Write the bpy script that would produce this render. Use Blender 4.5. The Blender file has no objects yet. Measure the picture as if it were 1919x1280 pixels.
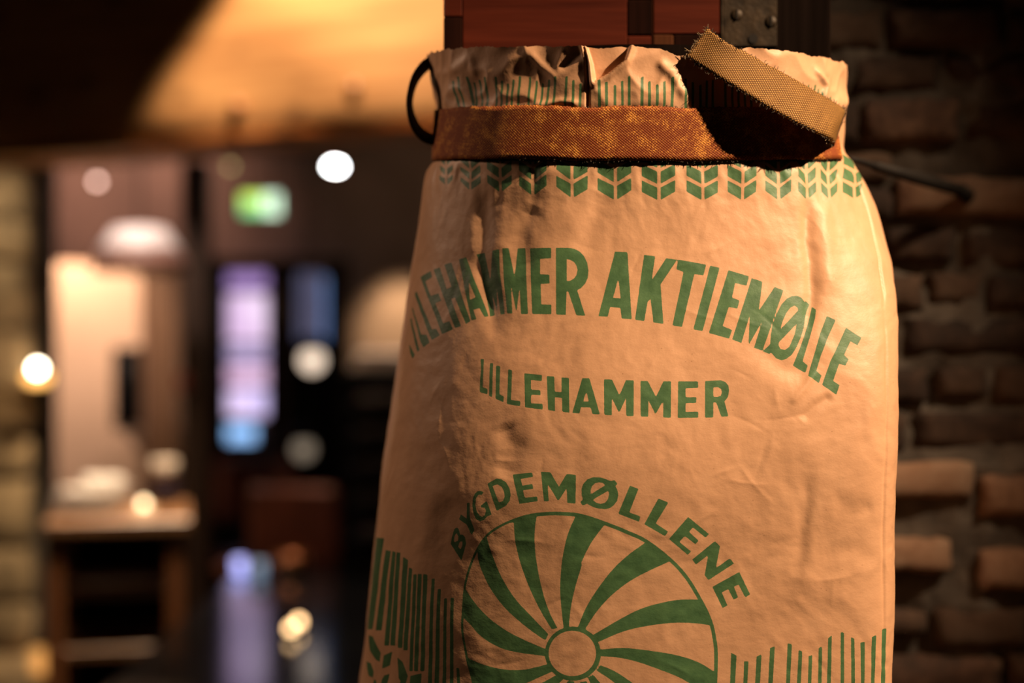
# Paper flour sack tied to an old mill chute, dim timber restaurant behind.
import bpy, math, random
import numpy as np
from mathutils import Vector, Matrix

scene = bpy.context.scene
col = scene.collection
random.seed(7)

# ---------------------------------------------------------------- camera
FPX = 2665.0                       # focal length in pixels of a 1919 x 1280 frame
cam_d = bpy.data.cameras.new('camera')
cam = bpy.data.objects.new('camera', cam_d); col.objects.link(cam)
cam.location = (0, 0, 1.5); cam.rotation_euler = (math.pi/2, 0, 0)
cam_d.sensor_width = 36; cam_d.lens = FPX/1919*36
cam_d.clip_start = .02; cam_d.clip_end = 60
cam_d.dof.use_dof = True
cam_d.dof.focus_distance = 1.222
cam_d.dof.aperture_fstop = 1.7
scene.camera = cam

# ---------------------------------------------------------------- world, lights, exposure
world = bpy.data.worlds.new('dim_room'); scene.world = world
world.use_nodes = True
bg = world.node_tree.nodes['Background']
bg.inputs[0].default_value = (1.0, .72, .50, 1); bg.inputs[1].default_value = .008

def aim(o, target):
    o.rotation_euler = (Vector(target)-o.location).to_track_quat('-Z', 'Y').to_euler()
def spot(name, loc, target, power, color, size, blend, radius):
    d = bpy.data.lights.new(name, 'SPOT'); o = bpy.data.objects.new(name, d); col.objects.link(o)
    o.location = loc; aim(o, target)
    d.energy = power; d.color = color; d.spot_size = math.radians(size); d.spot_blend = blend; d.shadow_soft_size = radius
    return o
def bulb(name, loc, power, color, radius):
    d = bpy.data.lights.new(name, 'POINT'); o = bpy.data.objects.new(name, d); col.objects.link(o)
    o.location = loc; d.energy = power; d.color = color; d.shadow_soft_size = radius
    return o
WARM = (1.0, .70, .40)
# spotlight on the sack, from the right and above
spot('sack_spotlight', (1.50, .45, 2.96), (-.12, 1.25, 1.30), 585, (1.0, .70, .43), 45, .80, .022)
# downlight that washes the old beam
spot('beam_downlight', (-.62, 4.02, 3.36), (-.62, 4.08, 0), 360, (1.0, .72, .42), 74, .22, .03)
# lamp above the cream cupboard
spot('cupboard_lamp', (-2.06, 5.86, 2.22), (-2.03, 6.45, 1.35), 84, (1.0, .75, .55), 100, .7, .05)
spot('chair_fill', (-.85, 4.9, 3.2), (-.95, 5.5, .8), 60, (1.0, .66, .42), 46, .8, .05)  # spot added so the leather chairs show, no fixture seen
# lamps washing the far wall
spot('wall_lamp', (-.62, 7.62, 1.92), (-.62, 8.0, 1.58), 44, (1.0, .70, .40), 70, .9, .04)
spot('far_wall_wash', (-.4, 6.6, 3.0), (-.5, 8.0, 2.1), 12, (1.0, .64, .38), 70, .9, .06)
spot('cloth_fill', (-.42, 5.5, 3.0), (-.48, 5.66, 1.4), 120, (1.0, .76, .58), 26, .7, .03)  # spot added to brighten the folded cloth on the rack
spot('wall_wash', (-2.3, 6.9, 2.9), (-2.25, 8.0, 2.45), 110, (1.0, .58, .46), 90, .9, .08)
spot('counter_light', (-1.02, 4.05, 2.9), (-1.20, 4.42, .97), 200, (1.0, .76, .54), 34, .7, .03)
spot('pier_wash', (-1.90, 4.72, 2.10), (-1.80, 5.12, 1.84), 7, (1.0, .76, .48), 76, .9, .05)
# unseen fill spot added to brighten the sack's dark left side
spot('sack_fill', (-1.75, 1.66, 2.50), (.0, 1.42, 1.40), 56, (1.0, .66, .44), 52, .5, .12)
scene.view_settings.view_transform = 'Standard'
scene.view_settings.look = 'None'
scene.view_settings.exposure = 0.0
scene.view_settings.gamma = 1.0
scene.view_settings.use_curve_mapping = False
try:
    scene.cycles.use_denoising = True
    scene.cycles.sample_clamp_indirect = 4
except Exception: pass

# ---------------------------------------------------------------- helpers
def at(px, py, d):
    """point seen at that place of the 1919 x 1280 frame, d metres ahead"""
    return Vector(((px-959.5)/FPX*d, d, 1.5+(640-py)/FPX*d))

def tag(o, label=None, cat=None, group=None, kind=None):
    if label: o['label'] = label
    if cat: o['category'] = cat
    if group: o['group'] = group
    if kind: o['kind'] = kind
    return o
def thing(name, label, cat, loc, group=None, rz=0):
    o = bpy.data.objects.new(name, None); col.objects.link(o)
    o.location = loc; o.rotation_euler.z = rz; o.empty_display_size = .1
    return tag(o, label, cat, group)
def link(name, me, m=None, parent=None, loc=None):
    o = bpy.data.objects.new(name, me); col.objects.link(o)
    if m is not None and not me.materials: me.materials.append(m)
    if loc is not None: o.location = loc
    if parent is not None: o.parent = parent
    return o

class MB:
    """collects shapes of ONE mesh"""
    def __init__(s): s.v = []; s.f = []
    def add(s, v, f):
        n = len(s.v); s.v += [tuple(p) for p in v]; s.f += [tuple(i+n for i in q) for q in f]; return s
    def box(s, c, d, bev=0.0, jit=0.0, seed=0, rz=0.0):
        hx, hy, hz = d[0]/2, d[1]/2, d[2]/2
        b = min(bev, hx*.9, hy*.9, hz*.9); rnd = random.Random(seed)
        R = Matrix.Rotation(rz, 3, 'Z')
        if b <= 0:
            v = [Vector((x*hx, y*hy, z*hz)) for x in (-1, 1) for y in (-1, 1) for z in (-1, 1)]
            f = [(0, 1, 3, 2), (4, 6, 7, 5), (0, 4, 5, 1), (2, 3, 7, 6), (0, 2, 6, 4), (1, 5, 7, 3)]
        else:
            v = []; idx = {}
            for x in (-1, 1):
                for y in (-1, 1):
                    for z in (-1, 1):
                        for k in range(3):
                            p = [x*hx, y*hy, z*hz]
                            for j in range(3):
                                if j != k: p[j] -= (x, y, z)[j]*b
                            idx[(x, y, z, k)] = len(v); v.append(Vector(p))
            f = []
            for k in range(3):
                i, j = [(1, 2), (2, 0), (0, 1)][k]
                for sg in (-1, 1):
                    q = []
                    for (u, w) in ((-1, -1), (1, -1), (1, 1), (-1, 1)):
                        t = [0, 0, 0]; t[k] = sg; t[i] = u; t[j] = w; q.append(idx[(*t, k)])
                    f.append(tuple(q if sg > 0 else q[::-1]))
            for k in range(3):                      # edges along axis k
                i, j = [(1, 2), (2, 0), (0, 1)][k]
                for u in (-1, 1):
                    for w in (-1, 1):
                        t0 = [0, 0, 0]; t0[i] = u; t0[j] = w; t1 = t0[:]; t0[k] = -1; t1[k] = 1
                        q = [idx[(*t0, i)], idx[(*t1, i)], idx[(*t1, j)], idx[(*t0, j)]]
                        f.append(tuple(q if u*w < 0 else q[::-1]))
            for x in (-1, 1):
                for y in (-1, 1):
                    for z in (-1, 1):
                        q = [idx[(x, y, z, k)] for k in range(3)]
                        f.append(tuple(q if x*y*z > 0 else q[::-1]))
        v = [R @ (p+Vector([rnd.uniform(-jit, jit) for _ in range(3)]))+Vector(c) for p in v]
        return s.add(v, f)
    def lathe(s, c, prof, n=28, ax=(1, 1)):
        v = []; f = []
        for r, z in prof:
            for i in range(n):
                a = 2*math.pi*i/n; v.append((c[0]+r*math.cos(a)*ax[0], c[1]+r*math.sin(a)*ax[1], c[2]+z))
        for j in range(len(prof)-1):
            for i in range(n):
                k = (i+1) % n; f.append((j*n+i, j*n+k, (j+1)*n+k, (j+1)*n+i))
        return s.add(v, f)
    def tube(s, pts, r, n=10, cap=True):
        pts = [Vector(p) for p in pts]; rs = r if isinstance(r, (list, tuple)) else [r]*len(pts)
        v = []; f = []
        up = Vector((0, 0, 1))
        for i, p in enumerate(pts):
            d = (pts[min(i+1, len(pts)-1)]-pts[max(i-1, 0)]).normalized()
            u = d.cross(up)
            if u.length < .05: u = d.cross(Vector((1, 0, 0)))
            u.normalize(); w = d.cross(u)
            for k in range(n):
                a = 2*math.pi*k/n; v.append(p+(u*math.cos(a)+w*math.sin(a))*rs[i])
        for i in range(len(pts)-1):
            for k in range(n):
                l = (k+1) % n; f.append((i*n+k, i*n+l, (i+1)*n+l, (i+1)*n+k))
        if cap: f.append(tuple(range(n))[::-1]); f.append(tuple(range((len(pts)-1)*n, len(pts)*n)))
        return s.add(v, f)
    def ball(s, c, r, n=20, m=12, sc=(1, 1, 1)):
        prof = [(r*math.sin(math.pi*i/m)*1.0+1e-5, -r*math.cos(math.pi*i/m)*sc[2]) for i in range(m+1)]
        return s.lathe(c, prof, n, sc[:2])
    def build(s, name, m, parent=None, loc=None, smooth=False):
        me = bpy.data.meshes.new(name); me.from_pydata(s.v, [], s.f); me.update()
        if smooth: me.shade_smooth()
        if loc is None and parent is not None: loc = -parent.location if parent.rotation_euler.z == 0 else (0, 0, 0)
        return link(name, me, m, parent, loc)
# A part's mesh is written in world coordinates and its object offset by minus its thing's location.
def part(mb, name, m, parent, smooth=False):
    o = mb.build(name, m, None, smooth=smooth); o.parent = parent
    o.matrix_parent_inverse = Matrix.Translation(parent.location).inverted()
    return o

# ---------------------------------------------------------------- materials
def nodes(name):
    m = bpy.data.materials.new(name); m.use_nodes = True
    nt = m.node_tree; b = nt.nodes['Principled BSDF']
    return m, nt, b
def N(nt, kind, **kw):
    n = nt.nodes.new(kind)
    for k, v in kw.items():
        if k in n.inputs: n.inputs[k].default_value = v
        else: setattr(n, k, v)
    return n
def ramp(nt, fac, stops):
    r = nt.nodes.new('ShaderNodeValToRGB'); e = r.color_ramp.elements
    e[0].position, e[0].color = stops[0][0], (*stops[0][1], 1)
    e[1].position, e[1].color = stops[-1][0], (*stops[-1][1], 1)
    for p, c in stops[1:-1]:
        x = e.new(p); x.color = (*c, 1)
    nt.links.new(fac, r.inputs[0]); return r.outputs[0]
def bump(nt, b, h, strength, dist):
    n = N(nt, 'ShaderNodeBump', Strength=strength, Distance=dist)
    nt.links.new(h, n.inputs['Height']); nt.links.new(n.outputs[0], b.inputs['Normal']); return n
def plain(name, c, rough=.6, metal=0.0, var=.25, scale=8.0, bmp=0.0, coord='Object', stretch=(1, 1, 1), coat=0.0):
    """base colour with cloudy variation"""
    m, nt, b = nodes(name)
    tc = N(nt, 'ShaderNodeTexCoord'); mp = N(nt, 'ShaderNodeMapping'); mp.inputs['Scale'].default_value = stretch
    nt.links.new(tc.outputs[coord], mp.inputs[0])
    nz = N(nt, 'ShaderNodeTexNoise', Scale=scale, Detail=6.0, Roughness=.6); nt.links.new(mp.outputs[0], nz.inputs[0])
    lo = tuple(x*(1-var) for x in c); hi = tuple(min(1, x*(1+var)) for x in c)
    nt.links.new(ramp(nt, nz.outputs[0], [(.3, lo), (.7, hi)]), b.inputs['Base Color'])
    b.inputs['Roughness'].default_value = rough; b.inputs['Metallic'].default_value = metal
    b.inputs['Coat Weight'].default_value = coat
    if bmp: bump(nt, b, nz.outputs[0], bmp, .01)
    return m
def wood(name, dark, light, rough=.5, axis='x', scale=1.0, coat=0.0, knots=False):
    m, nt, b = nodes(name)
    tc = N(nt, 'ShaderNodeTexCoord'); mp = N(nt, 'ShaderNodeMapping')
    st = {'x': (1.2, 22, 22), 'y': (22, 1.2, 22), 'z': (22, 22, 1.2)}[axis]
    mp.inputs['Scale'].default_value = tuple(q*scale for q in st)
    nt.links.new(tc.outputs['Object'], mp.inputs[0])
    n1 = N(nt, 'ShaderNodeTexNoise', Scale=1.6, Detail=5.0, Distortion=.8); nt.links.new(mp.outputs[0], n1.inputs[0])
    n2 = N(nt, 'ShaderNodeTexNoise', Scale=7.0, Detail=4.0, Distortion=.2); nt.links.new(mp.outputs[0], n2.inputs[0])
    mx = N(nt, 'ShaderNodeMix'); mx.inputs[0].default_value = .45
    nt.links.new(n1.outputs[0], mx.inputs[2]); nt.links.new(n2.outputs[0], mx.inputs[3])
    cl = ramp(nt, mx.outputs[0], [(.34, dark), (.5, tuple((p+q)/2 for p, q in zip(dark, light))), (.66, light)])
    if knots:
        vo = N(nt, 'ShaderNodeTexVoronoi', Scale=3.2); mp2 = N(nt, 'ShaderNodeMapping'); mp2.inputs['Scale'].default_value = (1, 1, 1.6)
        nt.links.new(tc.outputs['Object'], mp2.inputs[0]); nt.links.new(mp2.outputs[0], vo.inputs[0])
        k = ramp(nt, vo.outputs['Distance'], [(.05, (1, 1, 1)), (.17, (0, 0, 0))])
        mk = N(nt, 'ShaderNodeMix'); mk.data_type = 'RGBA'
        nt.links.new(k, mk.inputs[0]); nt.links.new(cl, mk.inputs[6]); mk.inputs[7].default_value = (*[q*.45 for q in dark], 1)
        cl = mk.outputs[2]
    nt.links.new(cl, b.inputs['Base Color'])
    b.inputs['Roughness'].default_value = rough; b.inputs['Coat Weight'].default_value = coat
    bump(nt, b, mx.outputs[0], .25, .004)
    return m
def glow(name, c, strength):
    m, nt, b = nodes(name)
    b.inputs['Base Color'].default_value = (*[q*.5 for q in c], 1); b.inputs['Roughness'].default_value = .4
    b.inputs['Emission Color'].default_value = (*c, 1); b.inputs['Emission Strength'].default_value = strength
    return m

def matte(m, s):
    m.node_tree.nodes['Principled BSDF'].inputs['Specular IOR Level'].default_value = s; return m

M = {}
M['beam'] = wood('old_beam_wood', (.30, .125, .042), (.55, .29, .12), .75, 'x', .35, knots=True)
M['redwood'] = wood('stained_red_wood', (.030, .0055, .0030), (.072, .0135, .0065), .42, 'x', .9, coat=0.0)
M['endgrain'] = wood('dark_end_grain', (.005, .0025, .002), (.014, .005, .0035), .55, 'z', .8)
M['endgrain2'] = wood('brown_end_grain', (.035, .012, .006), (.085, .032, .014), .55, 'z', .8)
M['blackwood'] = wood('blackened_wood', (.003, .002, .0016), (.008, .005, .004), .6, 'z', .8)
M['counterwood'] = wood('oiled_counter_wood', (.16, .07, .03), (.36, .18, .08), .35, 'x', .8)
M['legwood'] = wood('orange_pine', (.16, .055, .018), (.30, .11, .04), .5, 'z', .8)
M['postwood'] = wood('dark_post_wood', (.045, .026, .017), (.10, .06, .04), .6, 'z', .6)
M['brass'] = plain('tarnished_brass', (.024, .015, .008), .5, .35, .6, 60, .15)
M['iron'] = plain('black_iron', (.010, .008, .007), .7, 0, .3, 30)
M['mortar'] = plain('dark_mortar', (.090, .074, .061), .95, 0, .45, 22, .8)
M['plaster'] = plain('brown_plaster', (.17, .115, .085), .9, 0, .3, 3, .3)
M['ceil'] = plain('dark_ceiling_boards', (.05, .032, .022), .8, 0, .3, 2.5, .2, stretch=(1, 6, 1))
M['cream'] = plain('cream_paint', (.70, .45, .31), .5, 0, .08, 3)
M['white'] = plain('white_glaze', (.85, .80, .76), .15, 0, .04, 6)
M['black'] = plain('black_paint', (.008, .007, .007), .45, 0, .3, 8)
M['darkglass'] = plain('dark_jar_glass', (.03, .02, .03), .08, 0, .2, 5)
M['leather'] = plain('red_brown_leather', (.16, .045, .022), .45, 0, .35, 14)
M['tabletop'] = plain('polished_dark_table', (.004, .004, .005), .12, 0, .3, 4)
M['floor'] = wood('dark_floor_boards', (.02, .012, .009), (.05, .03, .02), .3, 'y', .4)
M['shade'] = plain('white_lamp_shade', (.80, .70, .66), .5, 0, .04, 4)
M['linen'] = plain('pale_linen', (.62, .52, .44), .85, 0, .1, 20)
M['browndoor'] = wood('brown_cupboard_wood', (.10, .045, .022), (.20, .10, .05), .5, 'z', .6)
M['tray'] = plain('grey_brown_tray', (.085, .065, .060), .35, 0, .2, 9)
matte(M['redwood'], .06)
for k_ in ('endgrain', 'endgrain2', 'blackwood'): matte(M[k_], 0.0)
matte(M['brass'], .2); matte(M['iron'], .1)
matte(M['black'], .08)
tb_ = M['tabletop'].node_tree.nodes['Principled BSDF']
tb_.inputs['Specular Tint'].default_value = (.45, .72, 1.0, 1); tb_.inputs['Specular IOR Level'].default_value = .9  # blue put into the gloss so the door's reflection turns blue
matte(M['postwood'], .2)
# ---------------------------------------------------------------- the room
def slab(name, c, d, m):
    o = MB().box(c, d).build(name, m); return tag(o, kind='structure')
floor_o = slab('floor', (-.5, 4, -.05), (9, 12, .1), M['floor'])
ceil_o = slab('ceiling', (-.5, 4, 3.75), (9, 12, .1), M['ceil'])
wall_b = slab('wall_back', (-.5, 8.1, 1.85), (9, .2, 3.7), M['plaster'])

# brick wall beside the chute: mortar core, bricks laid proud of it
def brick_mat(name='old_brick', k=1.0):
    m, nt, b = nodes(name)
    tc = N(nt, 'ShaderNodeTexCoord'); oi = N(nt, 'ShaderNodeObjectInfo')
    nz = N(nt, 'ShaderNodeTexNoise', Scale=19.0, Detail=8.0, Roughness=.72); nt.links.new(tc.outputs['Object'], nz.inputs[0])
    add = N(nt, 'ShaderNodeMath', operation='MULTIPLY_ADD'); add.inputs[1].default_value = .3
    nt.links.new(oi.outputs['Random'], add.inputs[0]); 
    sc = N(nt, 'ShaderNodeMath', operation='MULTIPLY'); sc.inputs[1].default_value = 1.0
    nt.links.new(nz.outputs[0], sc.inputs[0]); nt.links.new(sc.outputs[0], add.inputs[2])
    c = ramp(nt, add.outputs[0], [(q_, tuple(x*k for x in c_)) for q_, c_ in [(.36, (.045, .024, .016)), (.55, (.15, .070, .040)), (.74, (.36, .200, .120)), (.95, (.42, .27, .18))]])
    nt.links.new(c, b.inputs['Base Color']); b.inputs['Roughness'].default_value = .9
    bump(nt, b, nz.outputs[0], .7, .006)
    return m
M['brick'] = brick_mat('old_brick', .62)  # lit, half-shaded and shaded copies of one brick, the wall's shade painted in
M['brick_half'] = brick_mat('half_shaded_brick', .42)
M['brick_shade'] = brick_mat('shaded_brick', .20)
WY = 1.74                                    # face of the mortar
def mortar_mesh():
    """wall body: lumpy mortar face with the brick courses pressed into it, flat back and sides"""
    x0, x1, z0, z1, d = .24, 1.88, 0.0, 3.7, .6; nx, nz = 170, 380
    xs = np.linspace(x0, x1, nx); zs = np.linspace(z0, z1, nz); X, Z = np.meshgrid(xs, zs)
    def n2(s, sd):
        r = np.random.RandomState(sd); g = r.rand(int(nz/s)+3, int(nx/s)+3)
        yi = np.linspace(0, g.shape[0]-1.001, nz); xi = np.linspace(0, g.shape[1]-1.001, nx)
        y0_, x0_ = yi.astype(int), xi.astype(int); fy, fx = (yi-y0_)[:, None], (xi-x0_)[None]
        return g[y0_][:, x0_]*(1-fy)*(1-fx)+g[y0_+1][:, x0_]*fy*(1-fx)+g[y0_][:, x0_+1]*(1-fy)*fx+g[y0_+1][:, x0_+1]*fy*fx
    Y = WY-.030*n2(9, 1)-.014*n2(4, 2)-.006*n2(2, 3)+.020
    v = np.stack([X, Y, Z], -1).reshape(-1, 3).tolist(); f = []
    for j in range(nz-1):
        for i in range(nx-1):
            q = j*nx+i; f.append((q, q+1, q+nx+1, q+nx))
    o = len(v); v += [(x0, WY+d, z0), (x1, WY+d, z0), (x1, WY+d, z1), (x0, WY+d, z1)]
    f.append((o+1, o, o+3, o+2))
    f.append(tuple([j*nx for j in range(nz)]+[o+3, o])); f.append(tuple([j*nx+nx-1 for j in range(nz-1, -1, -1)]+[o+1, o+2]))
    f.append(tuple([i for i in range(nx-1, -1, -1)]+[o, o+1])); f.append(tuple([(nz-1)*nx+i for i in range(nx)]+[o+2, o+3]))
    me = bpy.data.meshes.new('wall_right'); me.from_pydata(v, [], f); me.update(); return me
wall_r = tag(link('wall_right', mortar_mesh(), M['mortar']), kind='structure')
def brick_mesh(l, h, d, seed, lit_tone=False):
    """weathered brick, front face towards -y, a 10 x 4 face grid with worn edges"""
    nx, nz = 9, 4; v = []; f = []; rs = np.random.RandomState(seed)
    for k, y in enumerate((0, d)):
        for j in range(nz+1):
            for i in range(nx+1):
                u, w = i/nx, j/nz
                e = min(min(u, 1-u)*l, min(w, 1-w)*h)
                wear = .006*max(0, 1-e/.010)
                n = rs.uniform(-1, 1, 3)
                x = (u-.5)*l*(1-.0)+n[0]*.0022; z = (w-.5)*h+n[2]*.0022
                if k == 0: yy = wear+n[1]*.0028
                else: yy = d
                v.append((x, yy, z))
    W = nx+1; o = W*(nz+1)
    for j in range(nz):
        for i in range(nx):
            a = j*W+i; f.append((a, a+1, a+W+1, a+W))
    ring = [i for i in range(W)]+[j*W+nx for j in range(1, nz+1)]+[nz*W+i for i in range(nx-1, -1, -1)]+[j*W for j in range(nz-1, 0, -1)]
    for q in range(len(ring)):
        a, b2 = ring[q], ring[(q+1) % len(ring)]
        f.append((b2, a, a+o, b2+o))
    me = bpy.data.meshes.new('brick'); me.from_pydata(v, [], f); me.update(); me.shade_smooth(); me.materials.append((M['brick_shade'], M['brick_half'], M['brick'])[int(lit_tone)])
    return me
def lay(x0, x1, z0, z1, seed, proud=.022, rz=0.0, lit_tone=False):
    me = brick_mesh(x1-x0, z1-z0, .06, seed, lit_tone)
    o = link('brick', me, None, wall_r, ((x0+x1)/2, WY-proud, (z0+z1)/2)); o.rotation_euler = (0, rz, 0)
    return o
def lay_px(px0, px1, py0, py1, seed, proud=.022, rz=0.0, lit_tone=False):
    a, b2 = at(px0, py1, WY-proud), at(px1, py0, WY-proud)
    return lay(a.x, b2.x, a.z, b2.z, seed, proud, rz, lit_tone)
# the bricks beside the sack, course by course from the top
SPEC = [(1500, 1655, 20, 88, .018), (1672, 1880, 12, 84, .020), (1895, 2120, 18, 90, .016),
        (1420, 1590, 108, 165, .016), (1606, 1760, 104, 168, .018), (1778, 1960, 100, 166, .016),
        (1480, 1610, 186, 262, .020), (1628, 1800, 184, 264, .026), (1820, 2030, 180, 258, .018),
        (1440, 1672, 286, 336, .016), (1690, 1985, 330, 402, .029), (1540, 1676, 352, 410, .018),
        (1480, 1650, 430, 492, .016), (1668, 1790, 424, 488, .018), (1810, 2000, 428, 500, .016),
        (1560, 1730, 516, 580, .018), (1748, 1840, 512, 566, .016), (1858, 2010, 516, 578, .022),
        (1470, 1680, 604, 668, .016), (1700, 1960, 596, 662, .018),
        (1560, 1740, 690, 752, .016), (1762, 1850, 688, 744, .016), (1870, 2080, 684, 756, .016),
        (1500, 1700, 780, 842, .016), (1722, 1980, 776, 840, .016),
        (1540, 1826, 868, 936, .030), (1842, 2080, 892, 968, .031),
        (1600, 1786, 1012, 1072, .030), (1842, 2060, 1032, 1104, .036),
        (1540, 1740, 1150, 1190, .024), (1760, 1935, 1142, 1216, .022),
        (1600, 1880, 1236, 1300, .026), (1900, 2100, 1230, 1292, .022)]
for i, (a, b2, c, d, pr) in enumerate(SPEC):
    lay_px(a, b2, c, d, 100+i, pr, math.radians(((i*37) % 7-3)*.35), (pr >= .026)+(pr >= .030))  # proudest bricks take the lit copy, the others a shaded colour
# the rest of the wall in the same courses
rb = random.Random(5); k = 300
for side in (0, 1):
    z = .86
    while z < 2.35:
        h = rb.uniform(.038, .048)
        inframe = z+h > 1.08 and z < 1.905
        x = .28+rb.uniform(-.05, .03)
        lim = 1.70
        if inframe: x = .76+rb.uniform(-.02, .03) 
        while x < lim and side == 0:
            l = rb.uniform(.11, .20)
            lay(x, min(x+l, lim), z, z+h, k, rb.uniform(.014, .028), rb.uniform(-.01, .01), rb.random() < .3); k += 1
            x += l+rb.uniform(.010, .018)
        z += h+rb.uniform(.012, .02)
    break

# stone pier at the far left
M['stone'] = plain('tan_field_stone', (.34, .25, .15), .9, 0, .6, 9, .6)
wall_l = MB().box((-2.75, 5.25, 1.85), (2.06, .24, 3.7)).build('wall_left', M['mortar']); tag(wall_l, kind='structure')
rs2 = random.Random(3); z = .02
while z < 3.6:
    h = rs2.uniform(.14, .26); x = -1.715
    while x > -2.5:
        w = rs2.uniform(.18, .38)
        MB().box((x-w/2, 5.10, z+h/2), (w-.008, .10, h-.008), .02, .010, int(x*999)+int(z*77)).build('stone', M['stone'], wall_l, (0, 0, 0), True)
        x -= w
    z += h

# ---------------------------------------------------------------- the beam across the room
ang = math.atan2(-.66, 1.546)
bm = thing('ceiling_beam', 'huge weathered timber beam washed with orange light above the room', 'beam', (-.204, 4.2, 2.138))
bm.rotation_euler.z = ang
def beam_mesh():
    nx, nz = 60, 12; L0, L1, H, D = -2.6, 1.4, .62, .32; v = []; f = []
    for q in range(4):
        for i in range(nx+1):
            for j in range(nz+1):
                u = L0+(L1-L0)*i/nx; w = j/nz
                if q == 0: p = (u, 0, w*H)
                elif q == 1: p = (u, D*w, H)
                elif q == 2: p = (u, D, H*(1-w))
                else: p = (u, D*(1-w), 0)
                wob = .010*math.sin(u*5+1)*math.sin(u*1.7)
                edge = .018 if j in (0, nz) else 0
                y = p[1]+wob+(.006*math.sin(u*9+w*5)); z = p[2]+.008*math.sin(u*3.1+q)
                if q in (0, 2): y += edge*(1 if q == 0 else -1)
                v.append((p[0], y, z))
    W = nz+1
    for q in range(4):
        o = q*(nx+1)*W
        for i in range(nx):
            for j in range(nz):
                a = o+i*W+j; f.append((a, a+W, a+W+1, a+1))
    me = bpy.data.meshes.new('beam_timber'); me.from_pydata(v, [], f); me.update(); me.shade_smooth(); return me
link('beam_timber', beam_mesh(), M['beam'], bm)
pg = MB()
for (lx, lz) in ((-1.05, .12), (-.72, .10), (-.30, .13)):
    q = MB().tube([(lx, .02, lz), (lx, -.012, lz)], .022, 14); q.build('peg', M['legwood'], bm, (0, 0, 0), True)

# ---------------------------------------------------------------- far doorway with daylight
door = thing('door_1', None, None, (-1.27, 7.6, 0)); tag(door, kind='structure')
YD = 7.6
def px_box(mb, x0, x1, y0, y1, d, th, bev=.004):
    a, b2 = at(x0, y1, d), at(x1, y0, d)
    return mb.box(((a.x+b2.x)/2, d+th/2, (a.z+b2.z)/2), (b2.x-a.x, th, b2.z-a.z), bev)
for nm, r in (('door_frame', (388, 412, 484, 1166)), ('door_frame', (628, 652, 484, 1166)), ('door_frame', (412, 628, 484, 502)), ('door_stile', (500, 514, 502, 1166)), ('door_stile', (412, 424, 502, 1166)), ('door_stile', (540, 556, 502, 1166)), ('door_stile', (612, 628, 502, 1166))):
    part(px_box(MB(), *r, YD, .08), nm, M['black'], door)
part(px_box(MB(), 514, 540, 502, 1166, YD+.02, .05), 'door_post', M['postwood'], door)
def pane_mat(name, c, s, c2=None):
    m, nt, b = nodes(name)
    tc = N(nt, 'ShaderNodeTexCoord'); nz = N(nt, 'ShaderNodeTexNoise', Scale=5.0, Detail=2.0); nt.links.new(tc.outputs['Object'], nz.inputs[0])
    cc = ramp(nt, nz.outputs[0], [(.35, c), (.65, c2 or c)])
    nt.links.new(cc, b.inputs['Emission Color']); b.inputs['Emission Strength'].default_value = s
    b.inputs['Base Color'].default_value = (.1, .1, .12, 1); b.inputs['Roughness'].default_value = .1
    return m
PANES = [((424, 500, 512, 540), (.36, .22, .52), 1.0, (.25, .15, .40)),
         ((424, 500, 550, 640), (.85, .66, .86), 1.05, (.62, .42, .66)),
         ((424, 500, 648, 676), (.48, .38, .62), 1.0, (.36, .28, .5)),
         ((424, 500, 684, 722), (.62, .36, .56), 1.0, (.75, .5, .72)),
         ((424, 500, 730, 780), (.80, .62, .92), 1.05, (.6, .5, .85)),
         ((424, 478, 798, 828), (.30, .55, .95), 1.3, (.25, .45, .85)),
         ((556, 604, 512, 640), (.075, .075, .13), 1.0, (.055, .05, .09)),
         ((606, 611, 520, 640), (.10, .20, .45), 1.2, (.10, .2, .4)),
         ((430, 450, 1044, 1076), (.22, .24, .55), 1.0, (.2, .22, .5)),  # this and the next pane stand in for blue glints in glasses
         ((470, 496, 1064, 1086), (.06, .09, .13), 1.0, (.05, .08, .12))]
for i, (r, c, s, c2) in enumerate(PANES):
    part(px_box(MB(), *r, YD+.03, .012, 0), 'pane', pane_mat('daylit_pane_%d' % i, c, s*1.2, c2), door)
for y0, y1 in ((540, 550), (640, 648), (676, 684), (722, 730), (780, 798), (828, 846)):
    part(px_box(MB(), 424, 500, y0, y1, YD+.02, .04), 'glazing_bar', M['black'] if y0 > 800 else M['postwood'], door)
part(px_box(MB(), 424, 500, 846, 1166, YD+.045, .02), 'door_panel', M['black'], door)
part(px_box(MB(), 556, 612, 646, 1166, YD+.045, .02), 'door_panel', M['black'], door)

# narrow daylit slit beside the stone pier
win = thing('window_1', None, None, (-2.2, 7.4, 1.0)); tag(win, kind='structure')
part(px_box(MB(), 58, 82, 560, 640, 7.4, .01, 0), 'pane', pane_mat('dusk_pane', (.12, .10, .17), .8), win)
part(px_box(MB(), 60, 84, 760, 830, 7.4, .01, 0), 'pane', pane_mat('dusk_pane_low', (.14, .12, .22), .9), win)
part(px_box(MB(), 64, 90, 1030, 1120, 7.4, .01, 0), 'pane', pane_mat('dusk_pane_floor', (.34, .22, .22), .9), win)
part(px_box(MB(), 52, 94, 540, 560, 7.38, .03), 'window_frame', M['postwood'], win)
part(px_box(MB(), 52, 94, 830, 850, 7.38, .03), 'window_frame', M['postwood'], win)

post = tag(px_box(MB(), 338, 386, 300, 1290, 6.0, .12, .01).build('timber_post', M['postwood']), 'dark brown timber post left of the black doorway', 'post')
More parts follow.
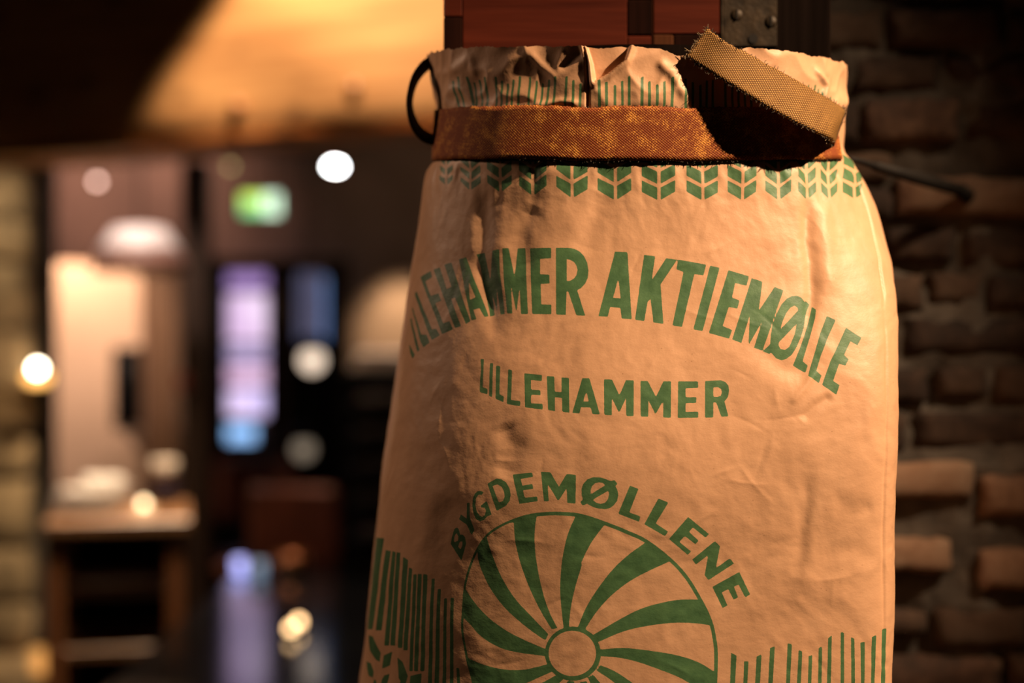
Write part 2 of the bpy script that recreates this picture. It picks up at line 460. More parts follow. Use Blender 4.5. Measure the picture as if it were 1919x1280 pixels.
# ---------------------------------------------------------------- exit sign, lamps
sg = thing('exit_sign', 'lit green and white exit sign hanging under the beam', 'sign', at(487, 400, 7.0))
part(px_box(MB(), 449, 526, 360, 406, 7.0, .05, .006), 'sign_case', M['white'], sg)
part(px_box(MB(), 452, 492, 364, 384, 6.994, .004, 0), 'green_panel', glow('sign_green', (.42, .62, .10), 2.2), sg)
part(px_box(MB(), 452, 492, 384, 402, 6.994, .004, 0), 'green_panel', glow('sign_green_low', (.18, .55, .22), 1.7), sg)
part(px_box(MB(), 494, 523, 364, 402, 6.994, .004, 0), 'white_panel', glow('sign_white', (.62, .85, .62), 2.2), sg)
# running figure and arrow on the sign
fig = MB()
a0 = at(508, 383, 6.988)
fig.tube([a0+Vector((-.002, 0, .018)), a0+Vector((0, 0, -.004))], .006, 8)
fig.ball(a0+Vector((.004, 0, .030)), .007, 10, 6)
fig.tube([a0+Vector((0, 0, -.004)), a0+Vector((.012, 0, -.018)), a0+Vector((.008, 0, -.034))], .004, 6)
fig.tube([a0+Vector((0, 0, -.004)), a0+Vector((-.010, 0, -.020)), a0+Vector((-.024, 0, -.022))], .004, 6)
fig.tube([a0+Vector((-.002, 0, .016)), a0+Vector((.014, 0, .006)), a0+Vector((.022, 0, .014))], .003, 6)
part(fig, 'running_figure', M['black'], sg)
part(MB().tube([at(460, 360, 7.02), at(460, 360, 7.02)+Vector((0, 0, 1.465))], .004, 6), 'hanger_rod', M['iron'], sg)
part(MB().tube([at(515, 360, 7.02), at(515, 360, 7.02)+Vector((0, 0, 1.465))], .004, 6), 'hanger_rod', M['iron'], sg)

def lamp_round(name, px, py, d, r, m, label, sx=1.0, group=None, drop=None):
    p = at(px, py, d); t = thing(name, label, 'lamp', p, group)
    part(MB().ball(p, r, 20, 12, (sx, 1, .8 if sx > 1 else 1)), 'bulb', m, t, True)
    part(MB().lathe(p, [(r*.5, r*.75), (r*1.15, r*.8), (r*1.15, r*1.9), (r*.3, r*2.2)], 20), 'lamp_socket', M['black'], t, True)
    top = drop if drop is not None else 3.7
    part(MB().tube([p+Vector((0, 0, r*2)), Vector((p.x, p.y, top))], .004, 6), 'lamp_cord', M['iron'], t)
    return t
lamp_round('ceiling_lamp', 628, 312, 6.8, .020, glow('lamp_white', (1.0, 1.0, .97), 42), 'bright white ceiling lamp hanging under the timber beam', 1.6)
lamp_round('ceiling_lamp', 182, 340, 6.8, .014, glow('lamp_pinkish', (.85, .55, .45), 9), 'faint pinkish lamp against the far wall, above the white shade')
lamp_round('ceiling_lamp', 432, 312, 6.8, .012, glow('lamp_olive', (.30, .26, .10), 5), 'barely glowing olive lamp just above the exit sign')
lamp_round('globe_lamp', 585, 675, 6.6, .052, glow('lamp_globe', (.80, .62, .47), 1.9), 'cream globe lamp hanging in front of the dark door')
lamp_round('globe_lamp', 569, 842, 7.2, .050, glow('lamp_globe_low', (.36, .28, .20), .75), 'dim beige globe lamp hanging low in the doorway')

# candle lamp on the stone pier
cp = at(70, 694, 4.98)
ct = thing('wall_candle', 'bright candle lamp with amber glass beside the stone pier', 'candle lamp', cp)
part(MB().ball(cp+Vector((0, 0, .006)), .019, 18, 10), 'flame', glow('candle_flame', (1.0, .86, .62), 26), ct, True)
part(MB().lathe(cp, [(.016, -.052), (.040, -.046), (.046, -.016), (.044, -.012), (.036, -.040), (.014, -.046)], 24), 'amber_cup', glow('amber_glass', (1.0, .50, .13), 2.6), ct, True)
part(MB().tube([cp+Vector((0, 0, -.052)), cp+Vector((0, 0, -.09)), cp+Vector((-.06, .04, -.10)), cp+Vector((-.13, .10, -.10))], .007, 8), 'bracket', M['iron'], ct, True)

bulb('candle_light', tuple(cp+Vector((.02, -.12, .03))), 1.2, (1.0, .66, .36), .03)
# ---------------------------------------------------------------- cream cupboard
cb = thing('tall_cupboard', 'tall cream painted cupboard with a long black handle', 'cupboard', (-1.83, 6.7, 0))
a, b2 = at(70, 492, 6.4), at(338, 492, 6.4)
part(MB().box(((a.x+b2.x)/2, 6.66, a.z/2), (b2.x-a.x, .50, a.z), .008), 'body', M['cream'], cb)
mid = at(268, 492, 6.4).x
d1 = part(MB().box(((a.x+mid)/2+.003, 6.40, a.z/2+.02), (mid-a.x-.016, .022, a.z-.10), .004), 'door', M['cream'], cb)
d2 = part(MB().box(((b2.x+mid)/2-.003, 6.40, a.z/2+.02), (b2.x-mid-.016, .022, a.z-.10), .004), 'door', M['browndoor'], cb)
h1, h2 = at(237, 680, 6.37), at(237, 770, 6.37)
hp = part(MB().box((h1.x, 6.382, (h1.z+h2.z)/2), (.128, .012, h1.z-h2.z+.14), .004), 'handle_plate', M['black'], d1)
hb = part(MB().tube([h1+Vector((0, .02, 0)), h1+Vector((0, -.035, 0)), h2+Vector((0, -.035, 0)), h2+Vector((0, .02, 0))], .026, 10), 'handle', M['black'], d1, True)
rbx = tag(px_box(MB(), 330, 350, 702, 732, 5.93, .071, .006).build('call_point', plain('red_plastic', (.30, .02, .015), .35, 0, .1, 9)), 'small red box fixed to the dark timber post', 'box')

# white shaded pendant over the cupboard
pc = at(262, 470, 5.6)
pl = thing('pendant_lamp', 'wide white pendant shade with a pinkish brown rim over the cupboard', 'lamp', pc)
part(MB().lathe(pc, [(.03, .095), (.10, .088), (.155, .012), (.16, -.01), (.15, .0), (.09, .07), (.02, .075)], 36), 'lamp_shade', M['shade'], pl, True)
part(MB().lathe(pc, [(.165, -.008), (.185, -.04), (.182, -.085), (.170, -.085), (.160, -.04)], 36), 'shade_rim', plain('pinkish_rim', (.42, .22, .17), .5, 0, .1, 5), pl, True)
part(MB().tube([pc+Vector((0, 0, .09)), Vector((pc.x, pc.y, 3.7))], .005, 6), 'lamp_cord', M['iron'], pl)
spot('shade_fill', tuple(pc+Vector((.04, -.35, .62))), tuple(pc+Vector((-.02, 0, .04))), 36, (1.0, .80, .70), 60, .7, .04)  # spot added outside the pendant to brighten its shade

# ---------------------------------------------------------------- serving stand with dishes
st = thing('serving_stand', 'tall oiled wooden serving stand with open shelves', 'stand', (-1.165, 4.20, 0))
X0, X1, Y0, Y1, ZT = -1.375, -.955, 4.20, 4.72, .972
part(MB().box(((X0+X1)/2, (Y0+Y1)/2, ZT-.02), (X1-X0, Y1-Y0, .04), .006), 'top', M['counterwood'], st)
for x in (X0+.03, X1-.045):
    for y in (Y0+.035, Y1-.035):
        part(MB().box((x, y, (ZT-.04)/2), (.05, .05, ZT-.04), .005), 'leg', M['legwood'], st)
for zz in (.755, .575, .16):
    part(MB().box(((X0+X1)/2-.005, (Y0+Y1)/2, zz), (X1-X0-.09, Y1-Y0-.06, .03), .004), 'shelf', M['counterwood'], st)
part(MB().box(((X0+X1)/2, Y1-.02, .48), (X1-X0-.02, .012, .86), .002), 'back_panel', M['blackwood'], st)
st.rotation_euler.z = .23                       # the stand is turned a little
GP = 'white crockery on the serving stand'
pc = Vector((-1.305, 4.40, ZT))
for i in range(4):
    z = .001+i*.017
    o = MB().lathe((0, 0, 0), [(.06, 0), (.075, .004), (.112-.003*i, .020), (.114-.003*i, .023), (.07, .009), (.0005, .008)], 36).build('plate', M['white'], None, pc+Vector((.004*i-.006, .003*i, z)), True)
    tag(o, ['white plate at the bottom of the stack on the serving stand', 'second lowest white plate in the stack on the serving stand', 'third white plate up in the stack on the serving stand', 'topmost white plate of the stack, under the two cups'][i], 'plate', GP)
for i, (dx, lab) in enumerate(((.012, 'left white cup standing on the stacked plates'), (.068, 'right white cup standing on the stacked plates'))):
    c = thing('cup', lab, 'cup', pc+Vector((dx, -.01*i, .0605)), 'white cups on the plates')
    part(MB().lathe(c.location, [(.0005, 0), (.022, .001), (.030, .016), (.034, .052), (.031, .052), (.027, .018), (.0005, .006)], 26), 'cup_bowl', M['white'], c, True)
    q = c.location
    part(MB().tube([q+Vector((.030, 0, .042)), q+Vector((.046, 0, .040)), q+Vector((.048, 0, .024)), q+Vector((.029, 0, .016))], .004, 8), 'handle', M['white'], c, True)
jp = Vector((-1.125, 4.60, ZT))
jr = thing('jar', 'dark glass jar with a pale lid on the serving stand', 'jar', jp)
part(MB().lathe(jp, [(.0005, 0), (.040, .001), (.044, .012), (.044, .075), (.034, .092), (.034, .1)], 26), 'jar_body', M['darkglass'], jr, True)
part(MB().lathe(jp, [(.038, .098), (.042, .100), (.042, .140), (.036, .146), (.0005, .147)], 26), 'lid', M['linen'], jr, True)
tp = Vector((-1.14, 4.40, ZT))
tl = thing('tealight', 'glowing tealight cup on the serving stand', 'candle', tp)
part(MB().lathe(tp, [(.0005, 0), (.026, .001), (.030, .020), (.027, .020), (.023, .006), (.0005, .006)], 24), 'glass_cup', glow('tealight_glass', (1.0, .62, .32), 1.0), tl, True)
part(MB().ball(tp+Vector((0, 0, .024)), .012, 14, 8, (1, 1, 1.3)), 'flame', glow('tealight_flame', (1.0, .74, .42), 6.5), tl, True)
# orange lantern low at the left
lp = at(84, 1240, 4.95)
ln = thing('lantern', 'orange glowing lantern on the floor left of the serving stand', 'lantern', (lp.x, lp.y, 0))
part(MB().lathe((lp.x, lp.y, lp.z-.06), [(.0005, 0), (.05, .002), (.055, .01), (.055, .02)], 20), 'lantern_base', M['iron'], ln, True)
part(MB().lathe((lp.x, lp.y, lp.z-.04), [(.045, 0), (.048, .05), (.040, .10)], 20), 'lantern_glass', glow('lantern_orange', (1.0, .45, .12), .75), ln, True)
part(MB().lathe((lp.x, lp.y, lp.z+.06), [(.050, 0), (.052, .006), (.012, .035), (.0005, .036)], 20), 'lantern_cap', M['iron'], ln, True)
part(MB().tube([(lp.x, lp.y, 0), (lp.x, lp.y, lp.z-.06)], .02, 10), 'lantern_pole', M['iron'], ln)

# ---------------------------------------------------------------- dark table with tealights, chairs
tb = thing('dark_table', 'dark polished table with a blue tinted gloss mirroring the door', 'table', (-.62, 3.95, 0))
TZ = .70
part(MB().box((-.65, 4.10, TZ-.02), (.60, 2.0, .04), .006), 'tabletop', M['tabletop'], tb)
for x in (-.87, -.40):
    for y in (3.2, 5.0):
        part(MB().box((x, y, (TZ-.04)/2), (.06, .06, TZ-.04), .005), 'leg', M['black'], tb)
for px, py, d, lab, s in ((560, 1174, 3.95, 'rear glowing tealight of the pair on the dark table', 9), (545, 1188, 3.86, 'front glowing tealight of the pair on the dark table', 7)):
    p = at(px, py, d); p.z = TZ
    t = thing('tealight', lab, 'candle', p, 'tealights on the dark table')
    part(MB().lathe(p, [(.0005, 0), (.020, .001), (.022, .016), (.020, .016), (.018, .005), (.0005, .005)], 22), 'metal_cup', M['brass'], t, True)
    part(MB().ball(p+Vector((0, 0, .020)), .011, 14, 8, (1, 1, 1.25)), 'flame', glow('flame_%d' % s, (1.0, .60, .28), s), t, True)
for px, py, d, lab, c, s in ((449, 1062, 4.90, 'blue glint built as a glowing cup at the back of the dark table', (.30, .32, .72), 2.6), (486, 1080, 4.84, 'dull blue glint built as a glowing cup beside the brighter one', (.12, .17, .24), 1.6)):
    p = at(px, py, d); p.z = TZ  # glowing cups added in place of blue reflections in glasses
    t = thing('glint_cup', lab, 'glowing cup', p, 'blue glints on the dark table')
    part(MB().lathe(p, [(.0005, 0), (.018, .001), (.021, .05), (.018, .05), (.015, .006), (.0005, .006)], 22), 'cup_glass', glow('blue_glint_%d' % px, c, s), t, True)
    part(MB().lathe(p+Vector((0, 0, .007)), [(.0005, .014), (.014, .014), (.014, 0), (.0005, 0)], 18), 'added_stub', M['linen'], t, True)
def chair(x, y, rz, label):
    t = thing('dining_chair', label, 'chair', (x, y, 0), 'leather chairs by the far door', rz)
    o = Vector((0, 0, 0))
    def pt(mb, n, m, sm_=False): return mb.build(n, m, t, (0, 0, 0), sm_)
    pt(MB().box((0, 0, .45), (.42, .42, .07), .02), 'seat', M['leather'])
    pt(MB().box((0, .19, .78), (.38, .05, .30), .02), 'backrest', M['leather'])
    for sx in (-1, 1):
        pt(MB().tube([(sx*.18, -.18, 0), (sx*.17, -.17, .42)], .017, 8), 'leg', M['black'])
        pt(MB().tube([(sx*.18, .20, 0), (sx*.17, .19, .45), (sx*.17, .20, .80)], .017, 8), 'leg', M['black'])
    return t
chair(-1.20, 6.74, .3, 'red brown leather chair behind the left of the dark table')
chair(-.90, 5.43, -.2, 'red brown leather chair behind the right of the dark table')
bw = thing('copper_bowl', 'small copper bowl at the back of the dark table', 'bowl', (-.765, 4.93, TZ))
part(MB().lathe(bw.location, [(.0005, 0), (.03, .001), (.055, .03), (.062, .06), (.058, .06), (.05, .03), (.0005, .006)], 26), 'bowl_shell', plain('copper', (.45, .17, .07), .35, .6, .2, 8), bw, True)

# ---------------------------------------------------------------- tray rack right of the door
rk = thing('tray_rack', 'dark tray rack standing behind the sack, right of the doorway', 'rack', (-.42, 5.7, 0))
part(px_box(MB(), 636, 648, 694, 1330, 5.45, .04), 'rack_post', M['black'], rk)
part(px_box(MB(), 820, 832, 694, 1330, 5.45, .04), 'rack_post', M['black'], rk)
part(px_box(MB(), 636, 648, 706, 1280, 5.95, .04), 'rack_post', M['black'], rk)
part(px_box(MB(), 640, 830, 700, 1300, 6.0, .02), 'rack_back', M['black'], rk)
for i, y in enumerate((694, 760, 820, 880, 942, 1010, 1080, 1160)):
    p0, p1 = at(642, y, 5.45), at(826, y, 5.45)
    part(MB().box(((p0.x+p1.x)/2, 5.72, p0.z-.012), (p1.x-p0.x, .50, .024), .003), 'rack_shelf', M['black'], rk)
    if i in (1, 2, 3, 4, 5):
        q = p0.z+.001
        tr = tag(MB().box(((p0.x+p1.x)/2+.01*(i % 2), 5.70, q+.022), (p1.x-p0.x-.07, .42, .042), .012).build('serving_tray', M['tray']),
            ['', 'grey serving tray on the second shelf of the tray rack', 'grey serving tray on the third shelf of the tray rack', 'grey serving tray on the fourth shelf of the tray rack', 'grey serving tray on the fifth shelf of the tray rack', 'grey serving tray on the sixth shelf of the tray rack'][i], 'tray', 'trays in the tray rack')
p0 = at(735, 694, 5.45)
cl = MB()
for j in range(3):
    cl.box((p0.x+.004*j, 5.66, p0.z+.0125+.024*j), (.33-.01*j, .34, .023), .010)
tag(cl.build('folded_cloth', M['linen']), 'pale folded cloth lying on top of the tray rack', 'cloth')
# ---------------------------------------------------------------- sack shape
# The paper sack is a lofted sheet.  Sheet coordinates: a = position around the
# sack (m, a=0 at the front, left is negative), v = height on the sheet (m).
R0 = 0.2
CAMZ = 1.5
SACK_Y = 1.40

def cr_closed(pts, n=4000):
    p = np.asarray(pts, float); m = len(p); out = []
    k = max(2, n // m)
    for i in range(m):
        p0, p1, p2, p3 = p[i-1], p[i], p[(i+1) % m], p[(i+2) % m]
        s = np.linspace(0, 1, k, endpoint=False)[:, None]
        out.append(.5*((2*p1)+(p2-p0)*s+(2*p0-5*p1+4*p2-p3)*s*s+(3*p1-p0-3*p2+p3)*s**3))
    return np.concatenate(out)

def section(pts, w, d):
    """closed outline -> function of t in [-pi, pi], equal arc length, t=0 at x=0 in front"""
    c = cr_closed(pts)
    i0 = np.argmin(np.abs(c[:, 0]) + 10*(c[:, 1] > 0))
    c = np.roll(c, -i0, axis=0); c = np.vstack([c, c[:1]])
    s = np.concatenate([[0], np.cumsum(np.hypot(np.diff(c[:, 0])*w, np.diff(c[:, 1])*d))])
    s = s/s[-1]*2*np.pi
    def f(t):
        tt = np.mod(t, 2*np.pi)
        return np.interp(tt, s, c[:, 0]), np.interp(tt, s, c[:, 1])
    return f

def sgnpow(x, p): return np.sign(x)*np.abs(x)**p
_th = np.linspace(0, 2*np.pi, 24, endpoint=False)
NECK = section([(sgnpow(np.sin(t), .86), -sgnpow(np.cos(t), .86)) for t in _th], .205, .15)
BODY = section([(-1, 0), (-.95, -.38), (-.80, -.66), (-.56, -.86), (-.27, -.965), (0.05, -1), (.36, -.997),
                (.66, -.978), (.87, -.925), (.965, -.80), (.99, -.58), (1, -.2), (1, .25), (.93, .8), (.5, 1), (-.3, 1), (-.85, .8), (-1, .35)][::1], .24, .19)

# outline against height, (height, left x, right x), measured on the sack at its axis depth
_py = np.array([60, 85, 100, 150, 205, 250, 297, 312, 330, 350, 400, 450, 500, 560, 640, 700, 800, 900, 1000, 1100, 1200, 1290, 1500, 1700, 1900], float)
_pz = CAMZ + (640-_py)/2665*SACK_Y
_lx = np.array([-0.0869, -0.0859, -0.0848, -0.0806, -0.0753, -0.0765, -0.0734, -0.0818, -0.0846, -0.0877, -0.0913, -0.0950, -0.0986, -0.1039, -0.1107, -0.1154, -0.1235, -0.1305, -0.1356, -0.1415, -0.1465, -0.1529, -0.1577, -0.1603, -0.1577])
_rx = np.array([0.3289, 0.3277, 0.3283, 0.3279, 0.3244, 0.3276, 0.3250, 0.3321, 0.3383, 0.3443, 0.3548, 0.3607, 0.3647, 0.3645, 0.3559, 0.3501, 0.3471, 0.3460, 0.3449, 0.3449, 0.3439, 0.3444, 0.3444, 0.3444, 0.3444])

def sm(x, a, b):
    u = np.clip((x-a)/(b-a), 0, 1); return u*u*(3-2*u)

def itp(z, val):
    f = lambda q: np.interp(-q, -_pz, val)
    d = .006
    return (f(z-d)+2*f(z)+f(z+d))*.25

ZRIM, ZSTRAP, ZBOT = 1.760, 1.660, 0.72

def base(a, v):
    """smooth sack surface, arrays in -> x, y, z"""
    t = a/R0
    nx, ny = NECK(t); bx, by = BODY(t)
    b = 1-sm(v, 1.45, 1.655)          # 0 at the neck, 1 on the body
    X = nx*(1-b)+bx*b; Y = ny*(1-b)+by*b
    zt = v+.020*(1-np.cos(t))*sm(v, 1.50, 1.68)
    l, r = itp(zt, _lx), itp(zt, _rx)
    c, w = (l+r)/2, (r-l)/2*.992
    d = .150+.042*(1-sm(v, 1.36, 1.66))-.012*np.exp(-((v-1.685)/.03)**2)*0
    low = sm(v, ZBOT, ZBOT+.10)       # rounded bottom
    k = .35+.65*np.sqrt(np.clip(1-(1-low)**2, 0, 1))
    return c+X*w*k, SACK_Y+Y*d*k, zt

# ---- noise
def _h(ix, iy, s):
    n = (ix*374761393+iy*668265263+s*982451653) & 0x7fffffff
    n = ((n ^ (n >> 13))*1274126177) & 0x7fffffff
    return ((n ^ (n >> 16)) & 0xffff)/65535.
def vnoise(x, y, s=0):
    ix, iy = np.floor(x).astype(np.int64), np.floor(y).astype(np.int64)
    fx, fy = x-ix, y-iy
    fx, fy = fx**3*(fx*(fx*6-15)+10), fy**3*(fy*(fy*6-15)+10)
    return ((_h(ix, iy, s)*(1-fx)+_h(ix+1, iy, s)*fx)*(1-fy)+(_h(ix, iy+1, s)*(1-fx)+_h(ix+1, iy+1, s)*fx)*fy)*2-1
def fbm(x, y, s=0, o=4):
    return sum(vnoise(x*2**i, y*2**i, s+i)*.5**i for i in range(o))
def seg_dist(a, v, pts):
    """distance and running parameter to a polyline in sheet coordinates"""
    best = np.full(a.shape, 1e9); par = np.zeros(a.shape); n = len(pts)-1
    for i in range(n):
        (x0, y0), (x1, y1) = pts[i], pts[i+1]
        dx, dy = x1-x0, y1-y0
        u = np.clip(((a-x0)*dx+(v-y0)*dy)/(dx*dx+dy*dy+1e-12), 0, 1)
        d = np.hypot(a-x0-u*dx, v-y0-u*dy)
        m = d < best; best = np.where(m, d, best); par = np.where(m, (i+u)/n, par)
    return best, par

def relief(a, v, creases):
    """how far the crumpled paper stands off the smooth surface (m)"""
    body = 1-sm(v, 1.645, 1.66)
    neck = sm(v, 1.700, 1.712)
    r = np.zeros(a.shape)
    # soft dents of a filled paper bag
    wa = a+.010*vnoise(a*20, v*20, 5); wb = v+.010*vnoise(a*20, v*20, 6)
    r += body*(.0013*fbm(wa*9+.3, wb*7, 11, 3)+(.00042+.00022*sm(a, .06, .14))*fbm(wa*34, wb*27, 21, 3)+.00016*fbm(wa*110, wb*90, 27, 2))
    # faint short creases, more of them on the right
    for i in range(46):
        hx, hy, hz = _h(np.int64(i), np.int64(1), 3), _h(np.int64(i), np.int64(2), 3), _h(np.int64(i), np.int64(3), 3)
        ca = -.22+.42*hx**.7; cv = 1.22+.40*hy; an = 6.283*hz; ln = .006+.013*_h(np.int64(i), np.int64(4), 3)
        m = (np.abs(a-ca) < .05) & (np.abs(v-cv) < .05)
        if not m.any(): continue
        du, dv = np.cos(an), np.sin(an)
        s = (a[m]-ca)*du+(v[m]-cv)*dv; q = -(a[m]-ca)*dv+(v[m]-cv)*du+.07*s*s/ln
        r[m] += body[m]*.0005*(1 if i % 3 else -1)*np.exp(-(s/ln)**2)*np.exp(-np.abs(q)/.0028)
    # pleats gathered under the strap
    g = np.exp(-np.clip(1.665-v, 0, 1)/.022)*body
    r += g*(0.0026*vnoise(a*62, v*14, 41)+.0016*vnoise(a*140, v*45, 43))
    g2 = np.exp(-np.clip(1.665-v, 0, 1)/.09)*body
    r += g2*.0020*vnoise(a*22, v*3, 45)
    # crumpled collar above the strap
    rd = 1-np.abs(vnoise(a*26+v*22, v*30-a*8, 51))
    r += neck*(0.0040*vnoise(a*17, v*13, 53)+.0028*(rd-.5)+.0016*(1-np.abs(vnoise(a*55-v*30, v*48, 57)))-.002)
    # strap squeeze
    r -= .0030*np.exp(-((v-1.6815)/.021)**4)
    for pts, wid, dep in creases:
        dd, u = seg_dist(a, v, pts)
        r += dep*np.exp(-(dd/wid)**2)*np.clip(np.minimum(u, 1-u)*6, .15, 1)
    return r
